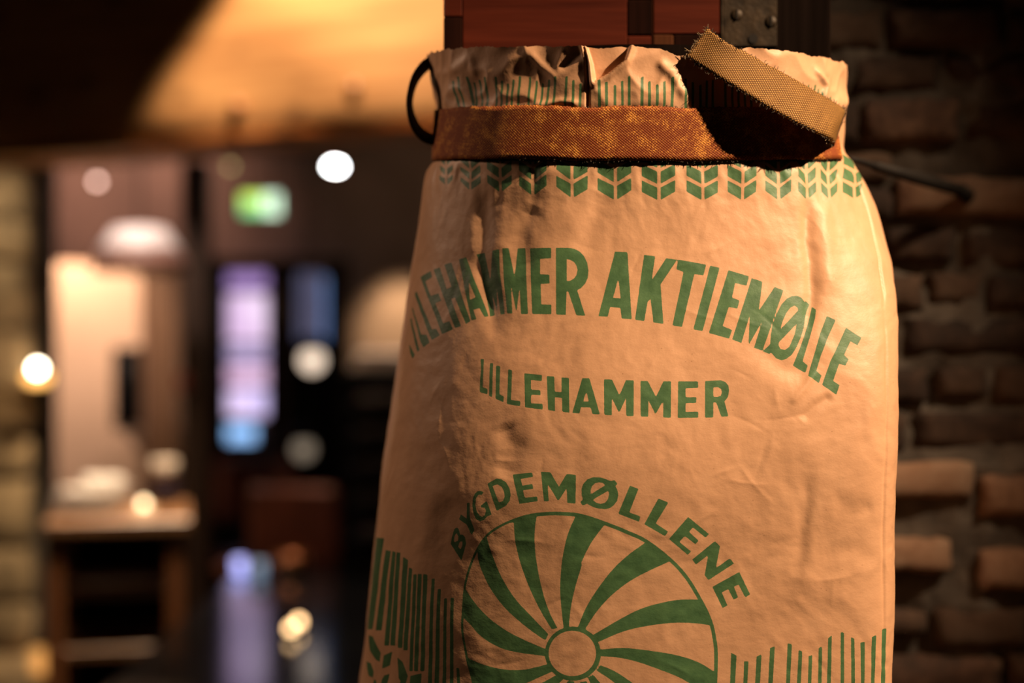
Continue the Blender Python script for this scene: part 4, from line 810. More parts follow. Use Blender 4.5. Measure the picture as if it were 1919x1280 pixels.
-14104 127426 -13853 127506 -13772 126444 -13698 125383 -13630 124321 -13562 123260 -13495 122200 -13429 121140 -13349 120082 -13256 119028 -13164 117974 -13073 116920 -12992 115866 -13331 115812 -13402 116864 -13486 117915 -13571 118966 -13657 120019 -13730 121074 -13789 122131 -13848 123190 -13907 124248 -13966 125308 -14032 126367
-13549 127540 -13271 127590 -13188 126530 -13109 125469 -13037 124409 -12966 123349 -12895 122290 -12825 121231 -12744 120174 -12649 119120 -12555 118067 -12461 117015 -12376 115962 -12687 115914 -12768 116967 -12860 118019 -12952 119072 -13044 120126 -13123 121182 -13190 122240 -13257 123299 -13325 124359 -13394 125419 -13469 126479
-12613 121527 -12374 121558 -12228 120457 -12066 119360 -11904 118265 -11743 117170 -11590 116075 -11911 116030 -12047 117128 -12192 118225 -12339 119324 -12484 120424
-24005 122302 -22556 122528 -20812 121418 -20854 120550 -21537 120603 -23006 121112
-20296 121267 -19033 121909 -19244 120595 -20344 120028
-23870 119904 -22459 120050 -20878 118935 -21024 118255 -22623 118811
-20546 119231 -19195 119864 -19214 118694 -20270 118016
-18317 121527 -17661 121236 -16938 120121 -17160 119034 -17925 119715
-16697 120167 -15586 120625 -15543 119340 -16635 118826
-18160 119455 -17426 119084 -16714 118082 -16930 116995 -17672 117671
-16551 118218 -15461 118682 -15414 117399 -16489 116879
-22877 117762 -21844 117825 -20558 116767 -20729 116186 -22015 116697
-20202 117286 -18990 117900 -19010 116732 -20041 116048
-22321 173085 -21925 173159 -21854 172017 -21491 170867 -21045 169720 -21390 169729 -21857 170849 -22238 171971
-21381 173395 -21024 173471 -21016 172220 -20732 170961 -20339 169704 -20659 169711 -21067 170941 -21365 172172
-20142 173342 -19775 173420 -19632 172173 -19234 170922 -18795 169675 -19122 169681 -19575 170899 -19988 172123
-19394 172811 -19139 172894 -19090 171822 -18846 170746 -18612 169673 -18841 169676 -19218 171244
-18653 173016 -18367 173099 -18354 171955 -18135 170808 -17927 169664 -18188 169667 -18403 170783 -18629 171901
-17842 173266 -17466 173347 -17548 172120 -17408 170888 -17278 169658 -17637 169661 -17774 170863 -17918 172067
-16410 173264 -16117 173348 -16250 172117 -16199 170884 -16170 169650 -16449 169652 -16481 170856 -16535 172061
-15789 172877 -15503 172963 -15602 171859 -15582 170754 -15602 169648 -15874 169649 -15856 170725 -15878 171802
-15142 172644 -14866 172730 -14955 171189 -15008 169647 -15274 169648 -15223 171146
-14493 173011 -14221 173098 -14381 171949 -14430 170798 -14519 169647 -14781 169647 -14692 170769 -14646 171891
-13778 173303 -13493 173390 -13657 172144 -13688 170897 -13754 169649 -14028 169648 -13963 170867 -13934 172086
-12691 173252 -12414 173340 -12537 172112 -12551 170883 -12604 169654 -12871 169652 -12818 170853 -12807 172052
-11980 172923 -11727 173012 -11843 171894 -11888 170776 -11979 169658 -12225 169656 -12134 170746 -12090 171834
-11373 172700 -11122 172789 -11193 171226 -11265 169663 -11508 169661 -11436 171181
-10655 172997 -10373 173086 -10509 171947 -10582 170807 -10697 169667 -10972 169665 -10857 170776 -10785 171887
-9949 173249 -9668 173339 -9798 172117 -9854 170896 -9947 169674 -10219 169671 -10126 170864 -10072 172057
-8755 173225 -8480 173315 -8593 172105 -8648 170896 -8735 169686 -9003 169683 -8916 170864 -8863 172044
-8078 172905 -7805 172995 -7848 171895 -7862 170796 -7902 169696 -8168 169693 -8129 170763 -8116 171834
-7348 172572 -7079 172662 -7169 171183 -7273 169703 -7537 169700 -7434 171136
-5526 172956 -5224 173047 -5245 171940 -5250 170834 -5265 169727 -5561 169724 -5545 170801 -5543 171879
-4830 172742 -4529 172832 -4553 171284 -4577 169735 -4872 169732 -4849 171237
-3966 172499 -3700 172589 -3746 171166 -3790 169742 -4052 169740 -4009 171120
-3237 172856 -2986 172946 -3011 171880 -3030 170814 -3046 169748 -3291 169746 -3276 170783 -3259 171819
-2543 173271 -2259 173360 -2312 172157 -2355 170955 -2391 169752 -2669 169750 -2634 170924 -2593 172097
-1274 173187 -972 173334 -1045 172142 -1116 170949 -1171 169757 -1466 169756 -1412 170900 -1345 172043
-583 172807 -280 172954 -338 171889 -396 170823 -434 169758 -729 169758 -666 171282
179 172529 483 172675 388 171217 321 169758 25 169758 89 171144
919 172821 1189 172967 1122 171897 1052 170827 1011 169757 748 169758 819 171290
1725 173186 2027 173331 1945 172139 1847 170947 1785 169755 1488 169756 1548 170899 1642 172042
3048 173063 3318 173208 3268 172054 3198 170901 3173 169747 2908 169749 2932 170854 2996 171958
3774 172765 4046 172909 3972 171853 3890 170798 3854 169742 3588 169744 3658 171254
4514 172510 4790 172654 4695 171194 4653 169734 4386 169737 4423 171123
5220 172900 5458 173045 5387 171939 5293 170833 5255 169727 5021 169730 5057 170787 5144 171843
5837 172968 6093 173112 6025 171982 5925 170851 5885 169720 5633 169723 5670 170805 5763 171886
7157 172882 7433 173027 7368 171919 7267 170812 7234 169704 6961 169707 6991 170766 7085 171824
7883 172582 8152 172727 8019 171211 7947 169695 7688 169698 7753 171140
8535 172356 8809 172502 8682 171095 8625 169687 8363 169690 8412 171023
9231 172573 9485 172719 9356 171200 9285 169680 9037 169683 9100 171128
9888 172865 10159 173012 10112 171899 10000 170787 9972 169674 9703 169676 9727 170739 9830 171802
11089 172789 11348 172937 11307 171846 11193 170755 11168 169664 10910 169666 10980 171227
11814 172492 12061 172641 11941 171150 11870 169659 11625 169660 11686 171076
12466 172567 12715 172716 12602 171185 12519 169654 12269 169656 12340 171111
13105 172792 13359 172942 13340 171845 13213 170748 13180 169651 12925 169652 13009 171222
14698 172654 14926 172806 14851 171226 14746 169647 14516 169647 14605 171150
15322 172286 15536 172438 15413 171042 15312 169648 15097 169647 15181 170966
15913 172143 16149 172296 16021 170972 15930 169649 15707 169649 15781 170895
16519 172302 16747 172457 16644 171054 16524 169652 16293 169651 16394 170976
17202 172541 17441 172697 17367 171177 17191 169657 16949 169655 17102 171097
18168 172563 18421 172721 18372 171195 18153 169667 17892 169664 18083 171113
18694 172197 18937 172355 18798 171013 18568 169672 18325 169669 18525 170932
19192 171982 19451 172142 19245 170909 18992 169678 18734 169675 18960 170827
19959 171775 20242 171937 19994 170813 19733 169691 19484 169687
20628 171567 20910 171730 20376 169704 20139 169699
-23283 164456 -22069 164155 -21892 163602 -23001 164045
-21768 164152 -20915 164512 -20777 164075 -21545 163600
-23880 165332 -22491 165022 -22201 164462 -23496 164914
-22164 165019 -21284 165381 -21082 164938 -21830 164459
-25621 166233 -23197 165905 -22670 165334 -24391 165802
-22811 165900 -22027 166265 -21549 165813 -22268 165330
-19835 164291 -18499 163782 -18400 163160 -19751 163927
-18295 163826 -17215 164442 -17121 163787 -18152 163161
-20145 165228 -18689 164714 -18552 164087 -20011 164861
-18482 164758 -17418 165377 -17265 164719 -18297 164088
-20662 166178 -18969 165654 -18773 165021 -20392 165805
-18754 165698 -17746 166321 -17488 165657 -18508 165022
-16412 164520 -15061 163904 -14943 163005 -16321 163792
-14796 163907 -13774 164545 -13718 163744 -14683 163007
-16654 165734 -15204 165114 -15052 164210 -16498 165001
-14932 165117 -13919 165759 -13813 164954 -14786 164213
-17261 166961 -15465 166332 -15218 165422 -16810 166220
-15179 166335 -14304 166978 -13975 166170 -14943 165425
-13008 164481 -11779 163768 -11686 162748 -12958 163578
-11459 163801 -10250 164592 -10238 163569 -11418 162752
-13140 165812 -11838 165097 -11741 164075 -13037 164905
-11511 165131 -10303 165925 -10255 164900 -11467 164078
-13537 167149 -11973 166430 -11812 165405 -13192 166238
-11638 166464 -10557 167259 -10319 166233 -11531 165409
-9336 164459 -8036 163790 -8046 162573 -9339 163479
-7778 163793 -6457 164575 -6542 163326 -7792 162577
-9368 165983 -8010 165314 -8029 164097 -9338 165001
-7745 165318 -6408 166101 -6476 164853 -7770 164101
-9637 167507 -8054 166839 -8010 165622 -9396 166525
-7779 166843 -6541 167625 -6430 166379 -7744 165626
-5588 164366 -4162 163692 -4234 162469 -5648 163293
-3879 163694 -2525 164397 -2636 163291 -3956 162471
-5511 165894 -4042 165222 -4138 164001 -5562 164822
-3752 165225 -2367 165926 -2481 164824 -3853 164004
-5558 167418 -3934 166748 -4020 165530 -5489 166348
-3634 166751 -2277 167451 -2320 166351 -3728 165533
-1601 164181 -308 163520 -430 162413 -1733 163148
-10 163520 1397 164181 1232 163150 -137 162413
-1435 165593 -114 164934 -266 163830 -1571 164563
191 164934 1632 165592 1458 164564 34 163830
-1266 167001 98 166343 -71 165243 -1403 165974
411 166343 1903 166998 1703 165973 235 165243
2427 164176 3664 163504 3471 162399 2245 163145
3921 163502 5330 164149 5053 163048 3723 162397
2686 165586 3947 164914 3726 163813 2494 164559
4210 164912 5664 165554 5369 164457 3984 163810
2994 166991 4275 166319 4011 165222 2766 165967
4546 166316 6080 166956 5716 165862 4276 165219
6229 164137 7306 163460 7043 162390 5979 163110
7572 163456 8933 164127 8599 163074 7303 162387
6580 165512 7677 164835 7389 163767 6313 164488
7951 164831 9373 165499 9012 164448 7656 163764
7021 166883 8117 166207 7763 165142 6683 165862
8402 166202 9946 166869 9478 165820 8039 165138
9810 164084 10755 163367 10412 162345 9502 163135
11057 163407 12429 164121 11991 163028 10689 162341
10267 165412 11232 164695 10865 163673 9931 164464
11546 164734 13012 165447 12522 164354 11153 163669
10860 166739 11804 166021 11347 165001 10421 165791
12141 166060 13793 166776 13135 165680 11648 164997
13060 163892 13700 163298 13261 162309 12687 163018
13997 163295 15335 163939 14799 162993 13564 162349
13650 165190 14306 164595 13841 163604 13239 164315
14621 164592 16099 165238 15481 164290 14163 163644
14429 166489 15059 165894 14463 164902 13879 165612
15402 165891 17161 166545 16303 165590 14809 164942
15916 163861 16423 163271 15889 162369 15426 162987
16748 163269 18381 163920 17617 163044 16210 162396
16666 165073 17186 164482 16611 163577 16106 164196
17543 164480 19482 165138 18517 164257 16962 163604
17692 166291 18179 165699 17409 164789 16918 165409
18594 165698 21268 166377 19705 165478 17802 164817
19191 163919 20438 163379 19681 162459 18337 162969
20895 163381 23044 163790 21565 162758 20113 162460
20493 165155 22007 164619 20985 163688 19355 164197
22664 164624 25688 164918 23590 164001 21535 163691
22901 166426 25486 165846 22932 164936 20765 165437
25486 165769 25486 165769 25621 165073 23803 164918
"""
CREASES = [
  ([(-0.1641, 1.6459), (-0.1633, 1.6112), (-0.1577, 1.5791), (-0.1446, 1.5468), (-0.1213, 1.5000)], 0.0090, -0.0022),
  ([(-0.1697, 1.5746), (-0.1507, 1.5561), (-0.1306, 1.5188)], 0.0060, -0.0010),
  ([(0.1363, 1.6274), (0.1236, 1.5879), (0.1209, 1.5462), (0.1155, 1.5000)], 0.0060, -0.0030),
  ([(0.1520, 1.6249), (0.1392, 1.5831), (0.1321, 1.5369)], 0.0080, 0.0020),
  ([(0.2268, 1.6493), (0.2103, 1.6017), (0.1930, 1.5647), (0.1851, 1.5302)], 0.0016, -0.0022),
  ([(0.1851, 1.5302), (0.1829, 1.3803), (0.1857, 1.2054)], 0.0014, -0.0016),
  ([(0.1065, 1.4452), (0.1161, 1.4588), (0.1278, 1.4770)], 0.0030, 0.0012),
  ([(0.1151, 1.4315), (0.1266, 1.4451), (0.1386, 1.4541)], 0.0040, -0.0016),
  ([(0.1222, 1.3908), (0.1194, 1.3546), (0.1186, 1.3183), (0.1171, 1.2978)], 0.0060, -0.0010),
  ([(0.1301, 1.3953), (0.1272, 1.3545), (0.1237, 1.3000), (0.1099, 1.2730)], 0.0050, 0.0007),
  ([(0.1406, 1.3725), (0.1574, 1.3540), (0.1746, 1.3579)], 0.0080, -0.0009),
  ([(0.1343, 1.3180), (0.1582, 1.3220), (0.1784, 1.3071)], 0.0090, -0.0009),
  ([(-0.1551, 1.3771), (-0.1652, 1.3479), (-0.1663, 1.3050)], 0.0100, 0.0009),
  ([(-0.1410, 1.3640), (-0.1478, 1.3306), (-0.1428, 1.3029)], 0.0100, -0.0007),
  ([(-0.2022, 1.4951), (-0.2020, 1.4413), (-0.1875, 1.3938)], 0.0160, 0.0010),
  ([(-0.1142, 1.6208), (-0.1231, 1.5929), (-0.1116, 1.5559)], 0.0100, -0.0018),
  ([(-0.0517, 1.6309), (-0.0606, 1.6026), (-0.0699, 1.5745)], 0.0100, -0.0015),
  ([(0.0709, 1.5000), (0.1012, 1.4770), (0.1218, 1.4724)], 0.0090, -0.0015),
  ([(-0.1077, 1.4304), (-0.0967, 1.4077), (-0.1024, 1.3800)], 0.0090, -0.0016),
  ([(-0.2296, 1.7369), (-0.1910, 1.7498), (-0.1881, 1.7302)], 0.0050, 0.0012),
  ([(-0.1249, 1.7554), (-0.1102, 1.7411), (-0.0952, 1.7293)], 0.0040, 0.0013),
  ([(-0.0943, 1.7387), (-0.0774, 1.7482), (-0.0689, 1.7553)], 0.0040, -0.0014),
  ([(-0.1261, 1.7055), (-0.0930, 1.7104), (-0.0717, 1.7078)], 0.0030, 0.0025),
  ([(0.0033, 1.7486), (0.0187, 1.7345), (0.0334, 1.7110)], 0.0050, 0.0025),
  ([(0.1781, 1.7420), (0.2006, 1.7257), (0.1921, 1.7084)], 0.0030, 0.0030)]
TEAR = [(-0.0656, 1.7624), (-0.0605, 1.7436), (-0.0590, 1.7281), (-0.0444, 1.7353), (-0.0269, 1.7476), (-0.0221, 1.7589), (-0.0188, 1.7673), (-0.0677, 1.7671)]
SLIT = [(-0.0667, 1.7615), (-0.0645, 1.7459), (-0.0650, 1.7248), (-0.0659, 1.7069)]
RIM = [(-0.2858, 1.7606), (-0.2240, 1.7599), (-0.1750, 1.7598), (-0.1160, 1.7601), (-0.0685, 1.7591), (-0.0220, 1.7598), (0.0088, 1.7570), (0.0268, 1.7514), (0.0612, 1.7568), (0.0939, 1.7576), (0.1416, 1.7551), (0.1855, 1.7520), (0.2434, 1.7482)]
# ---------------------------------------------------------------- the flour sack
def poly_sdf(P, rings):
    """signed distance (inside > 0, even-odd) from points to a set of rings"""
    d2 = np.full(len(P), 1e9); ins = np.zeros(len(P), bool)
    for r in rings:
        r = np.asarray(r)
        for i in range(len(r)):
            a, b_ = r[i], r[(i+1) % len(r)]
            e = b_-a; w = P-a
            u = np.clip((w @ e)/(e @ e+1e-16), 0, 1)
            q = w-u[:, None]*e
            d2 = np.minimum(d2, (q*q).sum(1))
            c1 = (a[1] > P[:, 1]) != (b_[1] > P[:, 1])
            if c1.any():
                xs = a[0]+(P[:, 1]-a[1])*e[0]/(e[1] if e[1] != 0 else 1e-12)
                ins ^= c1 & (P[:, 0] < xs)
    d = np.sqrt(d2)
    return np.where(ins, d, -d)

def make_sack():
    # rows from rim to bottom, columns around; fine where the print is
    ta = np.concatenate([np.linspace(-1.72, 1.72, 640), np.linspace(1.72, 2*np.pi-1.72, 72)[1:-1]])
    ta = np.where(ta > np.pi, ta-2*np.pi, ta)
    rows = np.concatenate([np.linspace(0, 1, 60)[:-1], 1+np.linspace(0, 1, 440)[:-1], 2+np.linspace(0, 1, 46)])
    rim = np.array(RIM)
    a = ta*R0
    rt = np.interp(a, rim[:, 0], rim[:, 1])
    rt = rt+.0009*vnoise(a*160, a*0, 61)+.0005*vnoise(a*420, a*0, 62)
    V = np.empty((len(rows), len(ta)))
    for i, r in enumerate(rows):
        if r < 1: V[i] = rt+(1.655-rt)*r
        elif r < 2: V[i] = 1.655+(1.195-1.655)*(r-1)
        else: V[i] = 1.195+(ZBOT-1.195)*(r-2)
    A = np.broadcast_to(a, V.shape).copy()
    X, Y, Z = base(A, V)
    R = relief(A, V, CREASES)
    # the torn collar: outer ply gone above the diagonal, slit at its left
    td = poly_sdf(np.stack([A.ravel(), V.ravel()], 1), [TEAR]).reshape(A.shape)
    R -= .009*sm(td, -.0004, .0016)*(A < .02)
    lip = np.exp(-((td+.002)/.003)**2)*(td < .0005); R += .0035*lip
    sd, _ = seg_dist(A, V, SLIT); R -= .006*np.exp(-(sd/.0012)**2)
    # smooth normals of the base surface
    P = np.stack([X, Y, Z], -1)
    dA = np.gradient(P, axis=1); dV = np.gradient(P, axis=0)
    dA[:, 0] = P[:, 1]-P[:, -1]; dA[:, -1] = P[:, 0]-P[:, -2]
    n = np.cross(dV, dA); n /= np.linalg.norm(n, axis=-1, keepdims=True)+1e-12
    cen = np.stack([X-.12, Y-SACK_Y, Z*0], -1)
    if (n*cen).sum(-1).mean() < 0: n = -n
    P = P+n*R[..., None]
    nr, nc = V.shape
    # ink on the sheet
    ink = np.full(nr*nc, -.006)
    S = np.stack([A.ravel(), V.ravel()], 1)
    front = np.abs(S[:, 0]) < 1.75*R0
    for line in PRINT.strip().splitlines():
        rings = []
        for s in line.split('|'):
            q = np.array([int(x) for x in s.split()], float).reshape(-1, 2)*1e-5; rings.append(q)
        allp = np.concatenate(rings); lo = allp.min(0)-.005; hi = allp.max(0)+.005
        m = front & (S[:, 0] > lo[0]) & (S[:, 0] < hi[0]) & (S[:, 1] > lo[1]) & (S[:, 1] < hi[1])
        ix = np.nonzero(m)[0]
        if len(ix): ink[ix] = np.maximum(ink[ix], poly_sdf(S[ix], rings))
    ink = np.where(td.ravel() > 0, -.006, ink)
    idx = np.arange(nr*nc).reshape(nr, nc)
    nx = np.roll(idx, -1, axis=1)
    q = np.stack([idx[:-1], idx[1:], nx[1:], nx[:-1]], -1).reshape(-1, 4)
    me = bpy.data.meshes.new('paper_bag')
    me.vertices.add(nr*nc); me.vertices.foreach_set('co', P.reshape(-1).astype(np.float32))
    nf = len(q)
    cap = idx[-1]
    me.loops.add(nf*4+nc); me.loops.foreach_set('vertex_index', np.concatenate([q.reshape(-1), cap]).astype(np.int32))
    me.polygons.add(nf+1)
    me.polygons.foreach_set('loop_start', np.arange(0, nf*4+1, 4).astype(np.int32))
    me.update(calc_edges=True); me.validate()
    at_ = me.attributes.new('ink', 'FLOAT', 'POINT'); at_.data.foreach_set('value', ink.astype(np.float32))
    sh = me.attributes.new('sheet', 'FLOAT_VECTOR', 'POINT')
    sh.data.foreach_set('vector', np.concatenate([S, S[:, :1]*0], 1).reshape(-1).astype(np.float32))
    me.shade_smooth()
    return me

def paper_mat():
    m, nt, b = nodes('kraft_paper_with_green_print')
    sh = N(nt, 'ShaderNodeAttribute', attribute_name='sheet'); ik = N(nt, 'ShaderNodeAttribute', attribute_name='ink')
    n1 = N(nt, 'ShaderNodeTexNoise', Scale=26.0, Detail=6.0, Roughness=.6); nt.links.new(sh.outputs['Vector'], n1.inputs[0])
    n2 = N(nt, 'ShaderNodeTexNoise', Scale=420.0, Detail=3.0); nt.links.new(sh.outputs['Vector'], n2.inputs[0])
    n3 = N(nt, 'ShaderNodeTexNoise', Scale=75.0, Detail=5.0, Roughness=.65); nt.links.new(sh.outputs['Vector'], n3.inputs[0])
    paper = ramp(nt, n1.outputs[0], [(.25, (.460, .250, .138)), (.5, (.505, .277, .154)), (.75, (.545, .306, .174))])
    # small specks in the pulp
    vo = N(nt, 'ShaderNodeTexVoronoi', Scale=95.0); nt.links.new(sh.outputs['Vector'], vo.inputs[0])
    sp = ramp(nt, vo.outputs['Distance'], [(.035, (.55, .5, .45)), (.075, (1, 1, 1))])
    mul = N(nt, 'ShaderNodeMix', data_type='RGBA', blend_type='MULTIPLY'); mul.inputs[0].default_value = .5
    nt.links.new(paper, mul.inputs[6]); nt.links.new(sp, mul.inputs[7])
    green = ramp(nt, n3.outputs[0], [(.3, (.040, .098, .040)), (.7, (.072, .150, .060))])
    # edge of the ink, very slightly ragged
    rg = N(nt, 'ShaderNodeMath', operation='MULTIPLY_ADD'); rg.inputs[1].default_value = .0005; rg.inputs[2].default_value = -.00025
    nt.links.new(n2.outputs[0], rg.inputs[0])
    ad = N(nt, 'ShaderNodeMath', operation='ADD'); nt.links.new(rg.outputs[0], ad.inputs[0]); nt.links.new(ik.outputs['Fac'], ad.inputs[1])
    mr = N(nt, 'ShaderNodeMapRange'); mr.inputs['From Min'].default_value = -.00012; mr.inputs['From Max'].default_value = .00012
    nt.links.new(ad.outputs[0], mr.inputs['Value'])
    mx = N(nt, 'ShaderNodeMix', data_type='RGBA'); nt.links.new(mr.outputs[0], mx.inputs[0])
    nt.links.new(mul.outputs[2], mx.inputs[6]); nt.links.new(green, mx.inputs[7])
    nt.links.new(mx.outputs[2], b.inputs['Base Color'])
    b.inputs['Roughness'].default_value = .5; b.inputs['Specular IOR Level'].default_value = .35
    hs = N(nt, 'ShaderNodeMath', operation='MULTIPLY_ADD'); hs.inputs[1].default_value = .12
    nt.links.new(n2.outputs[0], hs.inputs[0]); nt.links.new(n3.outputs[0], hs.inputs[2])
    bump(nt, b, hs.outputs[0], .35, .0012)
    return m

sack = thing('flour_sack', 'brown paper flour sack printed in green, strapped under the wooden chute', 'sack', (.12, 1.40, ZBOT))
bag = link('paper_bag', make_sack(), paper_mat(), sack)
bag.matrix_parent_inverse = Matrix.Translation(sack.location).inverted()

# ---------------------------------------------------------------- webbing strap
def web_mat(name, ground, thread, worn, wear, pu=.00142, pv=.00122):
    m, nt, b = nodes(name)
    w = N(nt, 'ShaderNodeAttribute', attribute_name='weave')
    sp = N(nt, 'ShaderNodeSeparateXYZ'); nt.links.new(w.outputs['Vector'], sp.inputs[0])
    def wave(o, per):
        c = N(nt, 'ShaderNodeMath', operation='MULTIPLY'); c.inputs[1].default_value = math.pi/per
        nt.links.new(o, c.inputs[0])
        s = N(nt, 'ShaderNodeMath', operation='COSINE'); nt.links.new(c.outputs[0], s.inputs[0]); return s.outputs[0]
    pr = N(nt, 'ShaderNodeMath', operation='MULTIPLY'); nt.links.new(wave(sp.outputs[0], pu), pr.inputs[0]); nt.links.new(wave(sp.outputs[1], pv), pr.inputs[1])
    nz = N(nt, 'ShaderNodeTexNoise', Scale=60.0, Detail=6.0, Roughness=.7); nt.links.new(w.outputs['Vector'], nz.inputs[0])
    nf = N(nt, 'ShaderNodeTexNoise', Scale=900.0, Detail=2.0); nt.links.new(w.outputs['Vector'], nf.inputs[0])
    dots = ramp(nt, pr.outputs[0], [(.25, (0, 0, 0)), (.75, (1, 1, 1))])
    mx = N(nt, 'ShaderNodeMix', data_type='RGBA'); nt.links.new(dots, mx.inputs[0])
    mx.inputs[6].default_value = (*ground, 1); mx.inputs[7].default_value = (*thread, 1)
    wf = N(nt, 'ShaderNodeMath', operation='MULTIPLY_ADD'); wf.inputs[1].default_value = .95
    nt.links.new(nf.outputs[0], wf.inputs[0]); nt.links.new(nz.outputs[0], wf.inputs[2])
    hf = N(nt, 'ShaderNodeMath', operation='MULTIPLY'); hf.inputs[1].default_value = .5; nt.links.new(wf.outputs[0], hf.inputs[0])
    wr = ramp(nt, hf.outputs[0], [(.505, (0, 0, 0)), (.56, (wear, wear, wear))])
    m2 = N(nt, 'ShaderNodeMix', data_type='RGBA'); nt.links.new(wr, m2.inputs[0])
    nt.links.new(mx.outputs[2], m2.inputs[6]); m2.inputs[7].default_value = (*worn, 1)
    nt.links.new(m2.outputs[2], b.inputs['Base Color'])
    b.inputs['Roughness'].default_value = .7; b.inputs['Specular IOR Level'].default_value = .15
    bump(nt, b, pr.outputs[0], .35, .0007)
    return m
M['web'] = web_mat('rust_webbing', (.150, .030, .007), (.36, .105, .028), (.62, .26, .05), .85)
M['webtail'] = web_mat('tan_webbing', (.075, .030, .006), (.47, .26, .075), (.30, .15, .045), .25, .00165, .00145)
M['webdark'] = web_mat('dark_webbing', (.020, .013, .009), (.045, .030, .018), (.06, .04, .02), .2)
M['thread'] = plain('frayed_thread', (.045, .030, .018), .9, 0, .4, 40)
M['threadpale'] = plain('pale_frayed_thread', (.20, .14, .08), .9, 0, .4, 40)

def catmull(P, n):
    P = np.asarray(P, float); m = len(P); Q = np.vstack([2*P[0]-P[1], P, 2*P[-1]-P[-2]]); out = []
    for s in np.linspace(0, m-1, n):
        i = min(int(s), m-2); u = s-i; p0, p1, p2, p3 = Q[i], Q[i+1], Q[i+2], Q[i+3]
        out.append(.5*((2*p1)+(p2-p0)*u+(2*p0-5*p1+4*p2-p3)*u*u+(3*p1-p0-3*p2+p3)*u**3))
    return np.array(out)
def ribbon(name, up, lo, mat, parent, th=.0022, n=None, m=10, ragged=.0005, seed=1):
    """woven strip between an upper and a lower edge line, with real thickness"""
    up, lo = np.asarray(up, float), np.asarray(lo, float)
    if n: up, lo = catmull(up, n), catmull(lo, n)
    n = len(up); mid = (up+lo)/2
    s = np.concatenate([[0], np.cumsum(np.linalg.norm(np.diff(mid, axis=0), axis=1))])
    k = np.linspace(0, 1, m)[None, :, None]
    G = up[:, None]*(1-k)+lo[:, None]*k
    rs = np.random.RandomState(seed)
    e = (up-lo)/(np.linalg.norm(up-lo, axis=1, keepdims=True)+1e-9)
    G[:, 0] += e*rs.uniform(-1, 1, (n, 1))*ragged; G[:, -1] += e*rs.uniform(-1, 1, (n, 1))*ragged
    du = np.gradient(G, axis=0); dv = np.gradient(G, axis=1)
    nn = np.cross(du, dv); nn /= np.linalg.norm(nn, axis=-1, keepdims=True)+1e-12
    top, bot = G+nn*th/2, G-nn*th/2
    v = np.concatenate([top.reshape(-1, 3), bot.reshape(-1, 3)])
    w = np.linalg.norm(up-lo, axis=1)
    uv = np.zeros((n, m, 3)); uv[..., 0] = s[:, None]; uv[..., 1] = k[..., 0]*w.mean()
    uv = np.concatenate([uv.reshape(-1, 3)]*2); o = n*m; f = []
    for i in range(n-1):
        for j in range(m-1):
            a = i*m+j; f.append((a, a+1, a+m+1, a+m)); f.append((o+a, o+a+m, o+a+m+1, o+a+1))
        a = i*m; f.append((a, a+m, o+a+m, o+a)); a = i*m+m-1; f.append((a+m, a, o+a, o+a+m))
    for j in range(m-1):
        f.append((j+1, j, o+j, o+j+1)); a = (n-1)*m+j; f.append((a, a+1, o+a+1, o+a))
    me = bpy.data.meshes.new(name); me.from_pydata(v.tolist(), [], f); me.update(); me.shade_smooth()
    t = me.attributes.new('weave', 'FLOAT_VECTOR', 'POINT'); t.data.foreach_set('vector', uv.reshape(-1).astype(np.float32))
    ob = link(name, me, mat, parent); ob.matrix_parent_inverse = Matrix.Translation(parent.location).inverted()
    return ob

strap = thing('webbing_strap', 'worn rust brown webbing strap tied round the sack with a loose tan end', 'strap', (.12, 1.40, 1.66))
ab = np.linspace(-3.0, 1.03, 260)*R0           # from behind, round the left, to the fold on the right
def ring(v, off):
    x, y, z = base(ab, np.full(ab.shape, v)); r = relief(ab, np.full(ab.shape, v), [])
    x1, y1, _ = base(ab+1e-4, np.full(ab.shape, v)); tx, ty = x1-x, y1-y; l = np.hypot(tx, ty)
    return np.stack([x+ty/l*off, y-tx/l*off, z], 1)
wv = .0012*vnoise(ab*30, ab*0, 71)
tilt = -.0015*sm(ab, -.2, .2)
U, Lw = ring(1.7062, .0012), ring(1.6585, .0014)
U[:, 2] += wv+tilt; Lw[:, 2] += wv*.5
ribbon('band', U, Lw, M['web'], strap, .0024, None, 12, .0004, 3)
# dark backing edge that shows as a thin line under the band
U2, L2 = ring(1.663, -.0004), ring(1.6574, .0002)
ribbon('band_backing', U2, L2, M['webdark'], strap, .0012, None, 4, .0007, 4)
# folded loose end: up = upper edge, lo = lower edge
def A3(px, py, d): return tuple(at(px, py, d))
up = [A3(1490, 206, 1.280), A3(1530, 210, 1.294), A3(1562, 214, 1.306), A3(1582, 213, 1.306), A3(1577, 203, 1.297), A3(1545, 183, 1.284), A3(1480, 146, 1.264), A3(1405, 104, 1.250), A3(1355, 76, 1.244), A3(1326, 54, 1.252)]
lo = [A3(1490, 297, 1.280), A3(1525, 295, 1.293), A3(1552, 285, 1.302), A3(1562, 269, 1.292), A3(1550, 257, 1.256), A3(1514, 240, 1.239), A3(1443, 202, 1.230), A3(1370, 159, 1.235), A3(1318, 127, 1.242), A3(1286, 106, 1.247)]
ribbon('loose_end', up[3:], lo[3:], M['webtail'], strap, .0026, 90, 12, .0006, 5)
ribbon('fold', up[:5], lo[:5], M['webdark'], strap, .0022, 30, 8, .0006, 6)
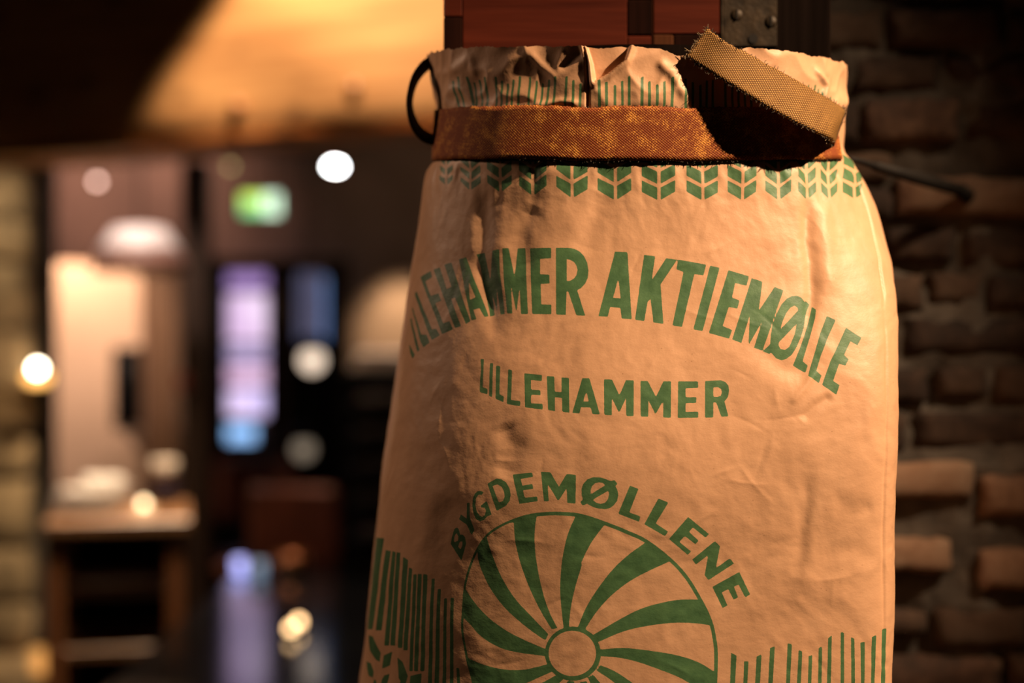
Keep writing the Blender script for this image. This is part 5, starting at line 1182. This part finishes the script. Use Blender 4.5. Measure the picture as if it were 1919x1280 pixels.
# loop standing off at the left
lu = [A3(822, 102, 1.372), A3(796, 113, 1.362), A3(775, 140, 1.355), A3(765, 175, 1.352), A3(764, 205, 1.352), A3(772, 238, 1.355), A3(792, 263, 1.362), A3(822, 274, 1.372)]
ll = [A3(826, 118, 1.408), A3(806, 127, 1.402), A3(784, 150, 1.395), A3(773, 180, 1.392), A3(773, 205, 1.392), A3(784, 232, 1.395), A3(804, 250, 1.402), A3(826, 256, 1.408)]
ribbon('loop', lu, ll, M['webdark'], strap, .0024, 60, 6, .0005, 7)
# frayed threads along the cut edges
def threads(name, edge, mat, num, ln, seed, drop=.4, r=.00035):
    rs = random.Random(seed); mb = MB(); E = catmull(edge, 200)
    for _ in range(num):
        i = rs.randrange(len(E)); p = Vector(E[i])
        d = Vector((rs.uniform(-1, 1), rs.uniform(-.9, .2), rs.uniform(-1, 1)-drop)).normalized()*rs.uniform(.3, 1)*ln
        q = p+d*.55+Vector((rs.uniform(-1, 1), 0, rs.uniform(-1, 1)))*ln*.15
        mb.tube([p, q, p+d], [r, r*.9, r*.5], 4, False)
    o = part(mb, name, mat, strap); tag(o, kind='stuff'); return o
threads('frayed_threads', up[4:], M['thread'], 150, .0042, 11, -.2)
threads('frayed_threads', lo[4:], M['thread'], 130, .0045, 12, .5)
threads('frayed_threads', [up[-1], lo[-1]], M['threadpale'], 70, .006, 13, 0)
threads('frayed_threads', [up[4], up[3], lo[3], lo[4]], M['threadpale'], 60, .006, 14, .1)
threads('frayed_threads', [tuple(p) for p in Lw[150::6]], M['thread'], 170, .0035, 15, .8)
threads('frayed_threads', [tuple(p) for p in U[150::6]], M['thread'], 150, .0022, 16, -.4)

# ---------------------------------------------------------------- wooden chute above
CY = 1.352                                     # front face of the chute
chute = thing('flour_chute', 'dark red stained wooden mill chute with finger joints above the sack', 'chute', (.12, 1.42, 1.762))
def cbox(px0, px1, z0, z1, proud, depth, bev=.0012):
    x0, x1 = (px0-959.5)/FPX*CY, (px1-959.5)/FPX*CY
    return MB().box(((x0+x1)/2, CY-proud+depth/2, (z0+z1)/2), (x1-x0, depth, z1-z0), bev)
zp = lambda py: 1.5+(640-py)/FPX*CY
ZC = 2.44
part(cbox(838, 1550, 1.768, ZC, -.012, .17, 0), 'core', M['blackwood'], chute)
part(cbox(866, 1176, 1.764, ZC, 0, .020), 'front_board', M['redwood'], chute)
for i in range(7):
    z0 = zp(88)+i*.068-.006
    part(cbox(831, 866.5, z0, z0+.034, .0004, .022), 'finger_joint', M['endgrain'], chute)
    part(cbox(831, 866.5, z0+.0345, z0+.0675, 0, .022), 'finger_joint', M['redwood'], chute)
    z1 = zp(66)+i*.068
    part(cbox(1175.5, 1221.5, z1, z1+.0335, .0004, .022), 'finger_joint', M['endgrain'], chute)
    part(cbox(1175.5, 1221.5, z1-.034, z1-.0005, 0, .022), 'finger_joint', M['redwood'], chute)
part(cbox(1223.5, 1350, zp(64), ZC, 0, .022), 'side_board', M['redwood'], chute)
part(cbox(1223.5, 1262, 1.764, zp(65), .0004, .022), 'end_block', M['endgrain2'], chute)
part(cbox(1262.5, 1350, 1.764, zp(65), 0, .022), 'end_block', M['endgrain'], chute)
part(cbox(1222, 1223, 1.764, ZC, .0002, .02, 0), 'board_edge', M['endgrain2'], chute)
part(cbox(1350.5, 1559, 1.764, ZC, -.004, .05), 'hinge_post', M['blackwood'], chute)
hg = part(cbox(1356, 1457, zp(86), zp(-10), -.0015, .003, .0006), 'hinge_plate', M['brass'], chute)
for k, (px, py) in enumerate(((1381, 27), (1445, 40), (1412, 72))):
    p = at(px, py, CY-.0002)
    mbs = MB().lathe((0, 0, 0), [(.0005, .0016), (.0042, .0014), (.0056, .0004), (.0058, 0)], 20)
    mbs.v = [(x+p.x, p.y+.0016-z, y+p.z) for x, y, z in mbs.v]
    if k == 2:
        mbs = MB().tube([p+Vector((0, .002, 0)), p+Vector((0, .0006, 0))], .0045, 14)
    s_ = part(mbs, 'screw' if k < 2 else 'screw_hole', M['brass'] if k < 2 else M['iron'], hg, k < 2)
    if k < 2:
        sl = part(MB().box((p.x, p.y-.0001, p.z), (.0011, .0008, .0098)), 'screw_slot', M['iron'], hg)
# iron edge strip of the hinge
part(cbox(1351, 1355.5, zp(86), zp(-10), .0010, .006, .0005), 'hinge_knuckle', M['brass'], chute)
# round spout inside the collar
part(MB().lathe((.122, SACK_Y, 1.60), [(.150, 0), (.165, .02), (.165, .17)], 40, (1, .66)), 'spout', M['blackwood'], chute, True)
part(MB().box((.12, 1.44, 2.85), (.30, .14, .82), .004), 'shaft', M['blackwood'], chute)

# ---------------------------------------------------------------- iron rod behind the neck
rod = thing('iron_rod', 'black iron rod reaching from the sack neck to the brick wall', 'rod', at(1812, 362, 1.69))
part(MB().tube([at(1592, 297, 1.418), at(1612, 302, 1.44), at(1650, 314, 1.48)], [.0022, .0030, .0042], 10), 'rod_tip', M['iron'], rod, True)
part(MB().tube([at(1640, 311, 1.47), at(1720, 334, 1.57), at(1800, 357, 1.685)], [.0050, .0072, .0078], 12), 'rod_shank', M['iron'], rod, True)
part(MB().tube([at(1798, 356, 1.68), at(1812, 366, 1.70), at(1812, 374, 1.73)], [.0085, .009, .007], 12), 'rod_head', M['iron'], rod, True)
